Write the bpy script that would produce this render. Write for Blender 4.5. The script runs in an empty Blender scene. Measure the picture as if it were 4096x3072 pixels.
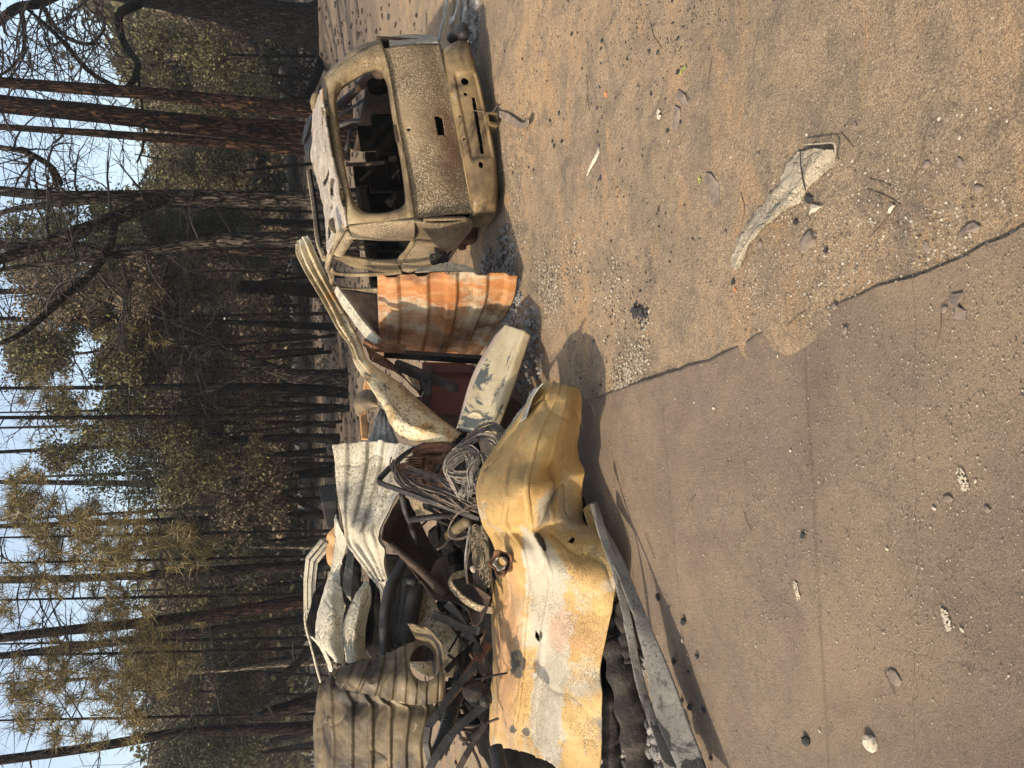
import bpy, math, random
import numpy as np
from mathutils import Matrix, Vector
random.seed(7); RNG=np.random.default_rng(7)
R_=math.radians
SC=bpy.context.scene; COL=SC.collection
# ---------------------------------------------------------------- camera (turned a quarter: world up is picture left)
TH=R_(17.6); RHO=math.atan(.049); H=2.15; FP=2980.0
Fv=np.array([0,math.cos(TH),-math.sin(TH)]);Dv=np.array([0,-math.sin(TH),-math.cos(TH)]);Rv=np.array([1.,0,0])
CX=Dv*math.cos(RHO)-Rv*math.sin(RHO); CY=Dv*math.sin(RHO)+Rv*math.cos(RHO); CAM=np.array([0,0,H])
cd=bpy.data.cameras.new('camera'); cam=bpy.data.objects.new('camera',cd); COL.objects.link(cam)
cd.sensor_width=36; cd.lens=FP/4096*36; cd.clip_start=.05; cd.clip_end=2000
m=Matrix.Identity(4)
for i in range(3): m[i][0]=CX[i]; m[i][1]=CY[i]; m[i][2]=-Fv[i]; m[i][3]=CAM[i]
cam.matrix_world=m; SC.camera=cam
# ---------------------------------------------------------------- sky, sun, exposure
SUN_EL=R_(41); TO=np.array([-.87,-.50]); TO=TO/np.linalg.norm(TO)
w=bpy.data.worlds.new('World'); SC.world=w; w.use_nodes=True
nt=w.node_tree; bg=nt.nodes['Background']; sk=nt.nodes.new('ShaderNodeTexSky'); sk.sky_type='NISHITA'; sk.sun_disc=False
sk.sun_elevation=SUN_EL; sk.sun_rotation=math.atan2(TO[0],TO[1]); sk.air_density=1.0; sk.dust_density=3.0; sk.ozone_density=1.0
smk=nt.nodes.new('ShaderNodeMix'); smk.data_type='RGBA'; smk.blend_type='ADD'; smk.inputs[0].default_value=1.; smk.inputs[7].default_value=(.85,.80,.50,1); nt.links.new(sk.outputs[0],smk.inputs[6])  # smoke-whitened sky
nt.links.new(smk.outputs[2],bg.inputs[0]); bg.inputs[1].default_value=.15
sl=bpy.data.lights.new('sun','SUN'); sl.energy=3.6; sl.angle=R_(1.2); sl.color=(1,.88,.70)
so=bpy.data.objects.new('sun',sl); COL.objects.link(so)
tv=Vector((TO[0]*math.cos(SUN_EL),TO[1]*math.cos(SUN_EL),math.sin(SUN_EL))); so.rotation_euler=tv.to_track_quat('Z','Y').to_euler(); so.location=(-6,-4,12)
SC.view_settings.view_transform='Standard'; SC.view_settings.look='None'; SC.view_settings.gamma=1; SC.view_settings.exposure=0.70
SC.render.resolution_x=1024; SC.render.resolution_y=768
# ---------------------------------------------------------------- measuring helpers: a spot of the survey photograph -> a point in the world
def ray(p): return Fv*FP+CX*(p[0]-2048)-CY*(p[1]-1536)
def gp(p,z=0.0): r=ray(p); return CAM+r*((z-H)/r[2])
def pt(p,Y): r=ray(p); return CAM+r*(Y/r[1])
def reg(ox,oy,s): return lambda x,y:(ox+x/s,oy+y/s)
dd=lambda x,y:(x*1.8517,y*1.8517)
z1=reg(1150,100,2.212); z2=reg(1150,800,2.212); z3=reg(1150,1300,2.212); z4=reg(1150,1700,2.212); z5=reg(1150,2322,2.212)
z6=reg(1850,1400,2.212); z7=reg(1850,2000,1.548); f1=reg(0,0,1.58); f2=reg(0,1000,1.58); f3=reg(0,2022,1.58)
g4=reg(2000,0,2.212); g5=reg(2800,400,1.659); g6=reg(2300,1200,2.212); g7=reg(2600,1900,1.4158); g8=reg(1700,0,2.38)
def unit(v): v=np.asarray(v,float); n=np.linalg.norm(v); return v/n if n>1e-12 else v
# ---------------------------------------------------------------- noise
def _h(i,j,k,s):
    n=(i*374761393+j*668265263+k*1274126177+s*974634777)&0xffffffff
    n=((n^(n>>13))*1274126177)&0xffffffff; n=(n^(n>>16))&0xffffffff
    return n/4294967295.0
def vnoise(P,scale=1.,seed=0,oct=3):
    P=np.asarray(P,float)*scale; out=0; a=1.; tot=0
    for o in range(oct):
        q=P*(2**o)+o*17.3; i=np.floor(q).astype(np.int64); f=q-i; f=f*f*(3-2*f); r=0
        for dx in (0,1):
            for dy in (0,1):
                for dz in (0,1):
                    wgt=(f[...,0] if dx else 1-f[...,0])*(f[...,1] if dy else 1-f[...,1])*(f[...,2] if dz else 1-f[...,2])
                    r=r+wgt*_h(i[...,0]+dx,i[...,1]+dy,i[...,2]+dz,seed+o)
        out=out+a*(r*2-1); tot+=a; a*=.5
    return out/tot
# ---------------------------------------------------------------- materials
class NT:
    def __init__(s,name):
        s.m=bpy.data.materials.new(name); s.m.use_nodes=True; s.t=s.m.node_tree; s.b=s.t.nodes['Principled BSDF']; s.tc=None
    def n(s,k,**kw):
        x=s.t.nodes.new('ShaderNode'+k)
        for a,b in kw.items(): setattr(x,a,b)
        return x
    def l(s,a,b): s.t.links.new(a,b)
    def co(s,stretch=(1,1,1),src='Object',loc=(0,0,0)):
        if s.tc is None: s.tc=s.n('TexCoord')
        mp=s.n('Mapping'); mp.inputs['Scale'].default_value=stretch; mp.inputs['Location'].default_value=loc
        s.l(s.tc.outputs[src],mp.inputs[0]); return mp.outputs[0]
    def noise(s,scale,detail=5,rough=.6,co=None,dist=0):
        x=s.n('TexNoise'); x.inputs['Scale'].default_value=scale; x.inputs['Detail'].default_value=detail; x.inputs['Roughness'].default_value=rough; x.inputs['Distortion'].default_value=dist
        s.l(co if co is not None else s.co(),x.inputs['Vector']); return x.outputs[0]
    def vor(s,scale,co=None,feature='F1',out=0,rand=1):
        x=s.n('TexVoronoi',feature=feature); x.inputs['Scale'].default_value=scale; x.inputs['Randomness'].default_value=rand
        s.l(co if co is not None else s.co(),x.inputs['Vector']); return x.outputs[out]
    def ramp(s,f,stops,interp='LINEAR'):
        x=s.n('ValToRGB'); x.color_ramp.interpolation=interp; e=x.color_ramp.elements
        while len(e)<len(stops): e.new(.5)
        for q,(p,c) in zip(e,stops):
            q.position=p; q.color=(c,c,c,1) if isinstance(c,(int,float)) else (*c,1)
        s.l(f,x.inputs[0]); return x.outputs[0]
    def mix(s,f,a,b,mode='MIX'):
        x=s.n('Mix',data_type='RGBA',blend_type=mode)
        for i,v in ((0,f),(6,a),(7,b)):
            if isinstance(v,(int,float)): x.inputs[i].default_value=v
            elif isinstance(v,tuple): x.inputs[i].default_value=(*v,1)
            else: s.l(v,x.inputs[i])
        return x.outputs[2]
    def math(s,op,a,b=0.):
        x=s.n('Math',operation=op)
        for i,v in ((0,a),(1,b)):
            if isinstance(v,(int,float)): x.inputs[i].default_value=v
            else: s.l(v,x.inputs[i])
        return x.outputs[0]
    def fin(s,col,rough=.8,metal=0.,bump=None,bstr=.3,bdist=.01,spec=.3):
        if isinstance(col,tuple): s.b.inputs['Base Color'].default_value=(*col,1)
        else: s.l(col,s.b.inputs['Base Color'])
        if isinstance(rough,(int,float)): s.b.inputs['Roughness'].default_value=rough
        else: s.l(rough,s.b.inputs['Roughness'])
        s.b.inputs['Metallic'].default_value=metal; s.b.inputs['Specular IOR Level'].default_value=spec
        if bump is not None:
            x=s.n('Bump'); x.inputs['Strength'].default_value=bstr; x.inputs['Distance'].default_value=bdist
            s.l(bump,x.inputs['Height']); s.l(x.outputs[0],s.b.inputs['Normal'])
        return s.m
def burnt(name,cols,scale=3,patches=(),speck=None,rough=.7,metal=0.,bstr=.5,bscale=40,stretch=(1,1,1),streak=None,bdist=.006,spec=.3,zones=()):
    s=NT(name); k=len(cols)
    f=s.noise(scale,7,.62,s.co(stretch),.4)
    c=s.ramp(f,[(.3+.42*i/max(1,k-1),cols[i]) for i in range(k)])
    if streak:   # (colour, scale along the sheet u, v, amount)
        q=s.noise(1,5,.6,s.co((streak[1],streak[2],1),'UV'))
        c=s.mix(s.ramp(q,[(.5-.1*streak[3],0.),(.72,streak[3])]),c,streak[0])
    for i,(pc,ps,lo,hi) in enumerate(patches):
        q=s.noise(ps,9,.68,s.co((1,1,1),'Object',(3.1*i+1.7,2.3*i,5.*i)),.6)
        c=s.mix(s.ramp(q,[(lo,0.),(hi,1.)]),c,pc)
    for i,(pc,u0,v0,ru,rv,sh) in enumerate(zones):   # stains with a shape of their own, placed on the sheet (u down, v across)
        wv=s.co((1,1,1),'UV'); nz=s.n('TexNoise'); nz.inputs['Scale'].default_value=9; nz.inputs['Detail'].default_value=8; nz.inputs['Roughness'].default_value=.72; s.l(s.co(),nz.inputs['Vector'])
        ad=s.n('VectorMath',operation='MULTIPLY_ADD'); s.l(nz.outputs[1],ad.inputs[0]); ad.inputs[1].default_value=(ru*1.7,rv*1.7,0); s.l(wv,ad.inputs[2])
        mp=s.n('Mapping'); mp.inputs['Location'].default_value=(-(u0+ru*.85)/ru,-(v0+rv*.85)/rv,0); mp.inputs['Scale'].default_value=(1/ru,1/rv,0); s.l(ad.outputs[0],mp.inputs[0])
        ln=s.n('VectorMath',operation='LENGTH'); s.l(mp.outputs[0],ln.inputs[0]); c=s.mix(s.ramp(ln.outputs['Value'],[(max(0,.98-sh),1.),(.98,0.)]),c,pc)
    hgt=s.noise(bscale,6,.7)
    if speck:    # (colour, scale, lo, hi)
        q=s.noise(speck[1],3,.75,s.co((1,1,1),'Object',(9,4,1))); k2=s.math('MULTIPLY',s.ramp(q,[(speck[2],0.),(speck[3],1.)]),s.ramp(s.noise(2.3,5,.6,s.co((1,1,1),'Object',(2,8,3))),[(.38,.12),(.60,1.)]))
        c=s.mix(k2,c,speck[0]); hgt=s.math('ADD',hgt,s.math('MULTIPLY',k2,-.5))
    r=s.ramp(s.noise(scale*4,4),[(.3,max(0,rough-.18)),(.7,min(1,rough+.15))])
    return s.fin(c,r,metal,hgt,bstr,bdist,spec)
def srgb(r,g,b):
    f=lambda v:(v/255/12.92) if v/255<.04045 else ((v/255+.055)/1.055)**2.4
    return (f(r),f(g),f(b))
M={}
M['car']=burnt('scorched car steel',[(.055,.036,.023),(.125,.085,.05),(.22,.16,.092),(.31,.24,.15)],2.2,
   [((.12,.05,.028),1.3,.56,.68),((.09,.07,.045),2.1,.60,.72)],speck=((.60,.50,.32),85,.50,.57),rough=.62,metal=.15,bstr=.9,bscale=70)
M['car_light']=burnt('ashy car steel',[(.12,.083,.045),(.25,.185,.10),(.37,.295,.18)],3,[((.05,.034,.022),2.6,.52,.64),((.42,.22,.10),2.4,.66,.72)],speck=((.10,.065,.03),80,.49,.57),rough=.6,metal=.15,bstr=1.,bscale=60)
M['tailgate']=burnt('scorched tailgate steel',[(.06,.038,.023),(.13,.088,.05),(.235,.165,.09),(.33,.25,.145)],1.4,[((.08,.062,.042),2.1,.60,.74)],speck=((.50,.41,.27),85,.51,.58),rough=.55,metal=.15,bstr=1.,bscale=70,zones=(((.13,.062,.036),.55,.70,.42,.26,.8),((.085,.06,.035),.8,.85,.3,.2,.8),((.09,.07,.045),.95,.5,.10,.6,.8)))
M['roofash']=burnt('ash crusted roof steel',[(.20,.16,.12),(.36,.305,.24),(.48,.42,.34)],5,[((.36,.19,.10),3,.58,.66),((.08,.06,.045),7,.60,.66)],speck=((.12,.09,.06),70,.52,.60),rough=.75,bstr=1.,bscale=50)
M['bumper']=burnt('scorched bumper steel',[(.12,.078,.04),(.225,.155,.075),(.34,.255,.125)],1.6,[((.06,.038,.025),1.9,.49,.62),((.27,.235,.18),3,.62,.7)],speck=((.06,.045,.03),70,.62,.70),rough=.5,metal=.25,bstr=.5)
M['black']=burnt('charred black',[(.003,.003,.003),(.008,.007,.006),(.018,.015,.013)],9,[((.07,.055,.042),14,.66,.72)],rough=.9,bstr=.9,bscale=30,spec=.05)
M['interior']=burnt('soot and shade interior',[(.003,.003,.003),(.007,.006,.005),(.016,.012,.010)],9,rough=.9,bstr=.9,spec=.0)  # soot, blackened further so the cabin's shade is in the colour
M['soot_metal']=burnt('sooty steel',[(.016,.014,.013),(.03,.027,.025),(.06,.052,.045)],8,[((.22,.18,.13),9,.66,.72)],rough=.6,metal=.3,bstr=.5)
M['brown']=burnt('brown scorched sheet',[(.018,.011,.008),(.045,.028,.018),(.085,.055,.035)],4,[((.22,.16,.10),6,.64,.72)],speck=((.28,.20,.12),90,.62,.68),rough=.7,metal=.1)
M['maroon']=burnt('maroon burnt paint',[(.045,.012,.009),(.085,.022,.016),(.10,.035,.024)],3,[((.02,.012,.01),5,.58,.7)],rough=.6)
M['orange']=burnt('rust orange sheet',[(.15,.05,.017),(.30,.115,.034),(.42,.19,.06)],2.0,
   [((.34,.28,.19),1.9,.50,.60),((.13,.055,.022),1.5,.50,.62),((.05,.05,.045),2.1,.70,.715)],speck=((.60,.50,.34),80,.60,.66),rough=.75,bstr=.45,streak=((.62,.48,.27),1.2,14,.35))
M['yellow']=burnt('ochre scorched sheet',[(.31,.18,.062),(.42,.265,.092),(.49,.335,.135)],2.2,
   [((.40,.34,.24),1.7,.57,.66),((.40,.21,.09),2.1,.63,.72),((.16,.145,.12),2.6,.60,.70),((.05,.045,.04),2.2,.70,.715)],speck=((.16,.115,.055),125,.51,.60),rough=.6,bstr=.8,bscale=34,streak=((.50,.25,.09),1.5,10,.4),zones=(((.43,.245,.12),.78,.18,.24,.16,.6),((.36,.315,.235),.62,.50,.15,.18,.12),((.37,.325,.25),.86,.60,.22,.14,.10),((.42,.29,.20),.73,.64,.05,.09,.4),((.26,.22,.16),.40,.62,.10,.10,.5),((.045,.042,.038),.80,.27,.030,.085,.06),((.05,.046,.04),.925,.26,.010,.05,.06),((.05,.046,.04),.93,.42,.012,.05,.06),((.05,.046,.04),.74,.52,.010,.02,.06),((.04,.036,.03),.53,.55,.03,.035,.06),((.12,.105,.085),.34,.70,.05,.08,.5)))
M['paleyellow']=burnt('speckled tan sheet',[(.46,.33,.14),(.56,.43,.20),(.62,.50,.28)],3,[((.20,.20,.19),3.2,.64,.69)],speck=((.10,.07,.035),70,.49,.56),rough=.65,bstr=.5)
M['cream']=burnt('cream burnt sheet',[(.38,.32,.22),(.56,.49,.36),(.68,.61,.48)],3,[((.22,.20,.16),2.6,.52,.64),((.06,.05,.045),7,.63,.67),((.58,.42,.2),3,.64,.74)],speck=((.18,.15,.11),60,.52,.60),rough=.6,bstr=.9,streak=((.22,.19,.14),3,22,.7))
M['gold']=burnt('golden twisted sheet',[(.19,.14,.07),(.40,.30,.16),(.58,.48,.31),(.50,.33,.12)],2.4,[((.40,.20,.06),3,.56,.66),((.08,.07,.06),5,.60,.68),((.55,.50,.40),2.6,.57,.66)],speck=((.08,.06,.04),50,.52,.60),rough=.5,metal=.15,bstr=.5,streak=((.24,.2,.14),2,18,.5))
M['grey']=burnt('grey ash-stained sheet',[(.14,.135,.125),(.27,.255,.22),(.42,.385,.32)],5,[((.56,.52,.42),5,.57,.66),((.05,.05,.048),8,.64,.69)],rough=.65,bstr=.5,streak=((.12,.115,.1),3,20,.45))
M['tan']=burnt('tan rolled sheet',[(.08,.055,.028),(.165,.12,.065),(.25,.195,.115)],2.2,[((.025,.018,.012),2.4,.46,.62),((.50,.42,.28),5,.64,.7)],speck=((.05,.04,.025),60,.66,.72),rough=.6,metal=.1,bstr=.5)
M['boxcream']=burnt('sun-warmed tray cream',[(.36,.28,.16),(.48,.39,.24),(.56,.47,.31)],5,[((.085,.095,.088),2.0,.565,.585)],speck=((.25,.2,.12),60,.63,.7),rough=.7,bstr=.9,bscale=45)  # cream warmed to put sunlight on the tray into the colour
M['pinklit_cream']=burnt('pink-lit cream',[(.52,.40,.28),(.62,.50,.38),(.66,.56,.44)],4,[((.25,.16,.1),6,.64,.7)],rough=.6,bstr=.3)  # pink cast of light on the flank mixed into the cream
M['trim']=burnt('shade-grey trim paint',[(.115,.103,.085),(.165,.15,.125),(.21,.19,.16)],4,[((.035,.03,.027),2.0,.62,.66)],speck=((.05,.045,.04),60,.56,.62),rough=.65,bstr=.7,zones=(((.018,.016,.014),.90,.75,.10,.45,.05),((.02,.018,.016),.76,.2,.05,.3,.05),((.30,.27,.22),.45,.12,.35,.10,.2)))  # grey carries the strips' shade, with a lighter upper fold
M['rust']=burnt('dark rust',[(.05,.022,.012),(.12,.055,.028),(.20,.10,.055)],12,[((.02,.014,.011),9,.58,.68)],speck=((.26,.17,.10),90,.60,.66),rough=.85,bstr=.8)
M['wire']=burnt('ashen wire',[(.08,.063,.048),(.18,.15,.12),(.30,.26,.215)],30,[((.05,.042,.036),25,.55,.64)],rough=.75,bstr=.5)
M['wiredark']=burnt('scorched wire',[(.045,.032,.024),(.12,.09,.07),(.22,.165,.12)],30,rough=.8)
M['hose']=burnt('black corrugated hose',[(.02,.019,.018),(.04,.037,.034)],12,rough=.45)
M['plate']=burnt('bronze brown embossed plate',[(.11,.085,.05),(.16,.125,.078),(.19,.15,.10)],5,rough=.5,metal=.3,bstr=.2)
M['wood']=burnt('raw orange wood',[(.42,.22,.09),(.58,.33,.15)],6,rough=.8,stretch=(1,1,5))
M['charlog']=burnt('charred log',[(.012,.01,.008),(.035,.028,.022),(.09,.07,.05)],7,[((.28,.21,.14),6,.62,.70)],rough=.9,bstr=1.,bscale=22,bdist=.03)
M['ash']=burnt('grey ash',[(.10,.095,.09),(.24,.22,.2),(.40,.37,.33)],7,[((.03,.027,.025),9,.56,.64)],speck=((.62,.58,.5),70,.63,.68),rough=.95,bstr=1.,bscale=40,bdist=.02)
M['cloth']=burnt('dusty knitted cloth',[(.17,.135,.095),(.33,.275,.195),(.43,.36,.26)],12,[((.10,.08,.065),9,.60,.68)],speck=((.16,.12,.09),170,.55,.62),rough=.95,bstr=1.,bscale=150)
M['stone']=burnt('brown stone',[(.10,.075,.055),(.17,.13,.10),(.25,.20,.155)],14,rough=.9,bstr=.6)
M['charcoal']=burnt('charcoal',[(.012,.011,.011),(.03,.028,.027),(.055,.05,.048)],30,rough=.8,bstr=.8)
M['flake']=burnt('pale chip',[(.34,.28,.2),(.46,.40,.31)],20,rough=.9)
M['leafg']=burnt('yellow green leaf',[(.16,.19,.05),(.30,.31,.08)],20,rough=.6)
M['brick']=burnt('orange clay chip',[(.34,.12,.05),(.46,.2,.1)],20,rough=.9)
M['twig']=burnt('dry twig',[(.06,.042,.028),(.13,.095,.065)],20,rough=.9)
def bark(name,cols,crack=.9):
    s=NT(name); c0=s.co((1,1,.20)); nz=s.n('TexNoise'); nz.inputs['Scale'].default_value=7; nz.inputs['Detail'].default_value=5; s.l(c0,nz.inputs['Vector'])
    cw=s.n('VectorMath',operation='MULTIPLY_ADD'); s.l(nz.outputs[1],cw.inputs[0]); cw.inputs[1].default_value=(.30,.30,.30); s.l(c0,cw.inputs[2])
    v=s.vor(13,cw.outputs[0],'DISTANCE_TO_EDGE'); n=s.noise(6,10,.78,c0,1.0); big=s.noise(.5,4,.6)
    c=s.ramp(n,[(.32,cols[0]),(.5,cols[1]),(.68,cols[2])])
    c=s.mix(s.ramp(big,[(.42,0.),(.62,1.)]),c,cols[3]); 
    e=s.ramp(v,[(.02,0.),(.20,1.)]); hi=s.noise(11,6,.8,s.co((1,1,.35),'Object',(2,2,2)),.8); c=s.mix(s.ramp(hi,[(.52,0.),(.66,.8)]),c,tuple(min(1,x*1.9) for x in cols[2]))
    c=s.mix(e,tuple(x*.2 for x in cols[0]),c)
    h=s.math('ADD',s.math('MULTIPLY',e,.6),n)
    return s.fin(c,.95,0,h,1.,.12,.1)
M['bark_black']=bark('charred bark',[(.008,.007,.006),(.018,.015,.013),(.05,.036,.026),(.012,.010,.009)])
M['bark_red']=bark('scorched red pine bark',[(.012,.008,.006),(.045,.024,.015),(.11,.052,.028),(.018,.012,.009)])
M['bark_brown']=bark('scorched brown bark',[(.010,.008,.007),(.03,.021,.015),(.07,.045,.030),(.015,.011,.009)])
M['bark_oak']=bark('cracked grey oak bark',[(.018,.015,.012),(.062,.05,.038),(.15,.12,.092),(.035,.028,.022)],1.)
M['bark_pale']=bark('peeled pale wood',[(.16,.13,.09),(.34,.28,.2),(.45,.38,.28),(.2,.15,.1)],.5)
M['twigblack']=burnt('black bare twig',[(.006,.005,.005),(.02,.016,.014),(.045,.034,.026)],6,rough=.9)
def leafmat(name,cols):
    s=NT(name); g=s.n('NewGeometry'); c=s.ramp(g.outputs['Random Per Island'],[(i/(len(cols)-1),q) for i,q in enumerate(cols)])
    s.fin(c,.6,0,spec=.25); tr=s.n('BsdfTranslucent'); s.l(c,tr.inputs[0]); mx=s.n('MixShader'); mx.inputs[0].default_value=.25
    o=[x for x in s.t.nodes if x.type=='OUTPUT_MATERIAL'][0]; s.l(s.b.outputs[0],mx.inputs[1]); s.l(tr.outputs[0],mx.inputs[2]); s.l(mx.outputs[0],o.inputs[0]); return s.m
M['grit']=leafmat('grit',[(.08,.06,.045),(.24,.19,.13),(.34,.28,.2),(.50,.44,.34),(.15,.11,.08)])
M['leaf_green']=leafmat('green oak leaves',[(.025,.024,.012),(.06,.056,.024),(.10,.09,.04),(.24,.22,.09),(.065,.048,.026),(.03,.023,.015)])  # brightest step is a sunlit highlight given to a few leaves
M['leaf_brown']=leafmat('scorched brown leaves',[(.025,.019,.013),(.07,.046,.027),(.12,.082,.05),(.25,.19,.12),(.075,.06,.03),(.04,.038,.018)])  # palest step paints lit highlights on scattered leaves
M['leaf_dark']=leafmat('dark green leaves',[(.02,.023,.012),(.042,.046,.02),(.075,.075,.033),(.048,.036,.02)])
M['needle']=leafmat('pine needles',[(.04,.038,.018),(.10,.082,.032),(.17,.13,.05),(.26,.20,.08),(.10,.06,.028)])
# ---------------------------------------------------------------- object helpers
OFF={}
def meta(o,label=None,cat=None,group=None,kind=None):
    if label: o['label']=label
    if cat: o['category']=cat
    if group: o['group']=group
    if kind: o['kind']=kind
    return o
def thing(name,loc,label,cat,group=None):
    o=bpy.data.objects.new(name,None); COL.objects.link(o); o.location=tuple(loc); o.empty_display_size=.1
    OFF[o.name]=np.array(loc,float); return meta(o,label,cat,group)
class MB:
    def __init__(s): s.v=[];s.f=[];s.uv=None
    def add(s,V,F):
        b=len(s.v); s.v.extend([tuple(x) for x in V]); s.f.extend([tuple(b+i for i in f) for f in F]); return s
    def tube(s,P,R,n=8,cap=True,close=False):
        P=np.array(P,float); k=len(P)
        if isinstance(R,(int,float)): R=[R]*k
        up=None; V=[]
        for i in range(k):
            t=unit(P[min(i+1,k-1)]-P[max(i-1,0)]) if not close else unit(P[(i+1)%k]-P[i-1])
            if up is None:
                up=np.cross(t,[0,0,1]); up=unit(up) if np.linalg.norm(up)>.05 else unit(np.cross(t,[1,0,0]))
            up=unit(up-t*np.dot(up,t)); sd=np.cross(t,up)
            for j in range(n):
                a=2*math.pi*j/n; V.append(P[i]+R[i]*(math.cos(a)*up+math.sin(a)*sd))
        F=[]
        for i in range(k if close else k-1):
            for j in range(n): a=i*n;b=((i+1)%k)*n; F.append((a+j,a+(j+1)%n,b+(j+1)%n,b+j))
        if cap and not close: F.append(tuple(range(n))[::-1]); F.append(tuple((k-1)*n+j for j in range(n)))
        return s.add(V,F)
    def bar(s,a,b,w,t,up=(0,0,1),w2=None):
        a=np.array(a,float);b=np.array(b,float);d=unit(b-a);sd=np.cross(d,up)
        sd=unit(sd) if np.linalg.norm(sd)>.05 else unit(np.cross(d,[0,1,0])); u=np.cross(sd,d); w2=w2 or w
        V=[p+x*ww*sd/2+y*t*u/2 for p,ww in((a,w),(b,w2)) for x,y in((-1,-1),(1,-1),(1,1),(-1,1))]
        return s.add(V,[(0,3,2,1),(4,5,6,7),(0,1,5,4),(1,2,6,5),(2,3,7,6),(3,0,4,7)])
    def box(s,c,ax,ay,az):
        c,ax,ay,az=[np.array(q,float) for q in (c,ax,ay,az)]
        V=[c+x*ax/2+y*ay/2+z*az/2 for z in(-1,1) for x,y in((-1,-1),(1,-1),(1,1),(-1,1))]
        return s.add(V,[(0,3,2,1),(4,5,6,7),(0,1,5,4),(1,2,6,5),(2,3,7,6),(3,0,4,7)])
    def rock(s,c,rx,ry,rz,seed=0,n=7,m=5,rough=.3):
        V=[];F=[]
        for i in range(m+1):
            ph=math.pi*i/m
            for j in range(n):
                a=2*math.pi*j/n; V.append((math.sin(ph)*math.cos(a),math.sin(ph)*math.sin(a),math.cos(ph)))
        V=np.array(V); k=1+rough*vnoise(V*1.3+seed*7.7,1,seed,2); V=V*k[:,None]*np.array([rx,ry,rz]); 
        th=seed*1.7; V=np.stack([V[:,0]*math.cos(th)-V[:,1]*math.sin(th),V[:,0]*math.sin(th)+V[:,1]*math.cos(th),V[:,2]],1)+np.array(c)
        for i in range(m):
            for j in range(n): F.append((i*n+j,(i+1)*n+j,(i+1)*n+(j+1)%n,i*n+(j+1)%n))
        return s.add(V,F)
def mkobj(name,V,F,mat,parent=None,smooth=True,uv=None,origin=None):
    V=np.asarray(V,float)
    if parent is not None: off=OFF[parent.name]
    else:
        off=np.array(origin,float) if origin is not None else np.array([V[:,0].mean(),V[:,1].mean(),V[:,2].min()])
    me=bpy.data.meshes.new(name)
    W=V-off
    if isinstance(F,np.ndarray):
        nf,k=F.shape; me.vertices.add(len(W)); me.vertices.foreach_set('co',W.astype(np.float32).ravel())
        me.loops.add(nf*k); me.loops.foreach_set('vertex_index',F.astype(np.int32).ravel())
        me.polygons.add(nf); me.polygons.foreach_set('loop_start',np.arange(0,nf*k,k,dtype=np.int32)); me.update(calc_edges=True)
    else: me.from_pydata([tuple(x) for x in W],[],F)
    if uv is not None:
        u=me.uv_layers.new(name='UVMap'); li=np.zeros(len(me.loops),np.int32); me.loops.foreach_get('vertex_index',li); u.data.foreach_set('uv',np.asarray(uv,np.float32)[li].ravel())
    if smooth: me.polygons.foreach_set('use_smooth',np.ones(len(me.polygons),bool))
    me.materials.append(M[mat] if isinstance(mat,str) else mat); me.validate(); me.update()
    o=bpy.data.objects.new(name,me); COL.objects.link(o)
    if parent is not None: o.parent=parent; OFF[o.name]=off
    else: o.location=tuple(off); OFF[o.name]=off
    return o
def put(name,mb,mat,parent=None,smooth=False,origin=None): return mkobj(name,mb.v,mb.f,mat,parent,smooth,None,origin)
def solid(o,t,off=0.):
    x=o.modifiers.new('thickness','SOLIDIFY'); x.thickness=t; x.offset=off; return o
def bevel(o,wd=.004,seg=2):
    x=o.modifiers.new('bevel','BEVEL'); x.width=wd; x.segments=seg; x.limit_method='ANGLE'; return o
def cr(C,n):
    C=np.asarray(C,float); k=len(C)
    if k==2: t=np.linspace(0,1,n).reshape((-1,)+(1,)*(C.ndim-1)); return C[0]*(1-t)+C[1]*t
    P=np.concatenate([[2*C[0]-C[1]],C,[2*C[-1]-C[-2]]]); t=np.linspace(0,k-1,n); i=np.minimum(t.astype(int),k-2); f=(t-i).reshape((-1,)+(1,)*(C.ndim-1))
    a,b,c,d=P[i],P[i+1],P[i+2],P[i+3]
    return .5*((2*b)+(-a+c)*f+(2*a-5*b+4*c-d)*f**2+(-a+3*b-3*c+d)*f**3)
def pts(rg,L,mode='z'):
    return [ (gp(rg(x,y),q) if mode=='z' else pt(rg(x,y),q)) for x,y,q in L]
def grid(C,nr,nc):
    G=cr(np.asarray(C,float),nr); G=np.swapaxes(cr(np.swapaxes(G,0,1),nc),0,1); return G
def normals(G):
    a=np.gradient(G,axis=0); b=np.gradient(G,axis=1); n=np.cross(a,b); return n/np.maximum(np.linalg.norm(n,axis=2,keepdims=True),1e-9)
def rib(x,n,duty=.22):
    f=(x*n)%1.; d=np.abs(f-.5)*2; return np.clip((duty*2-d)/(duty*.9),0,1)
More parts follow.
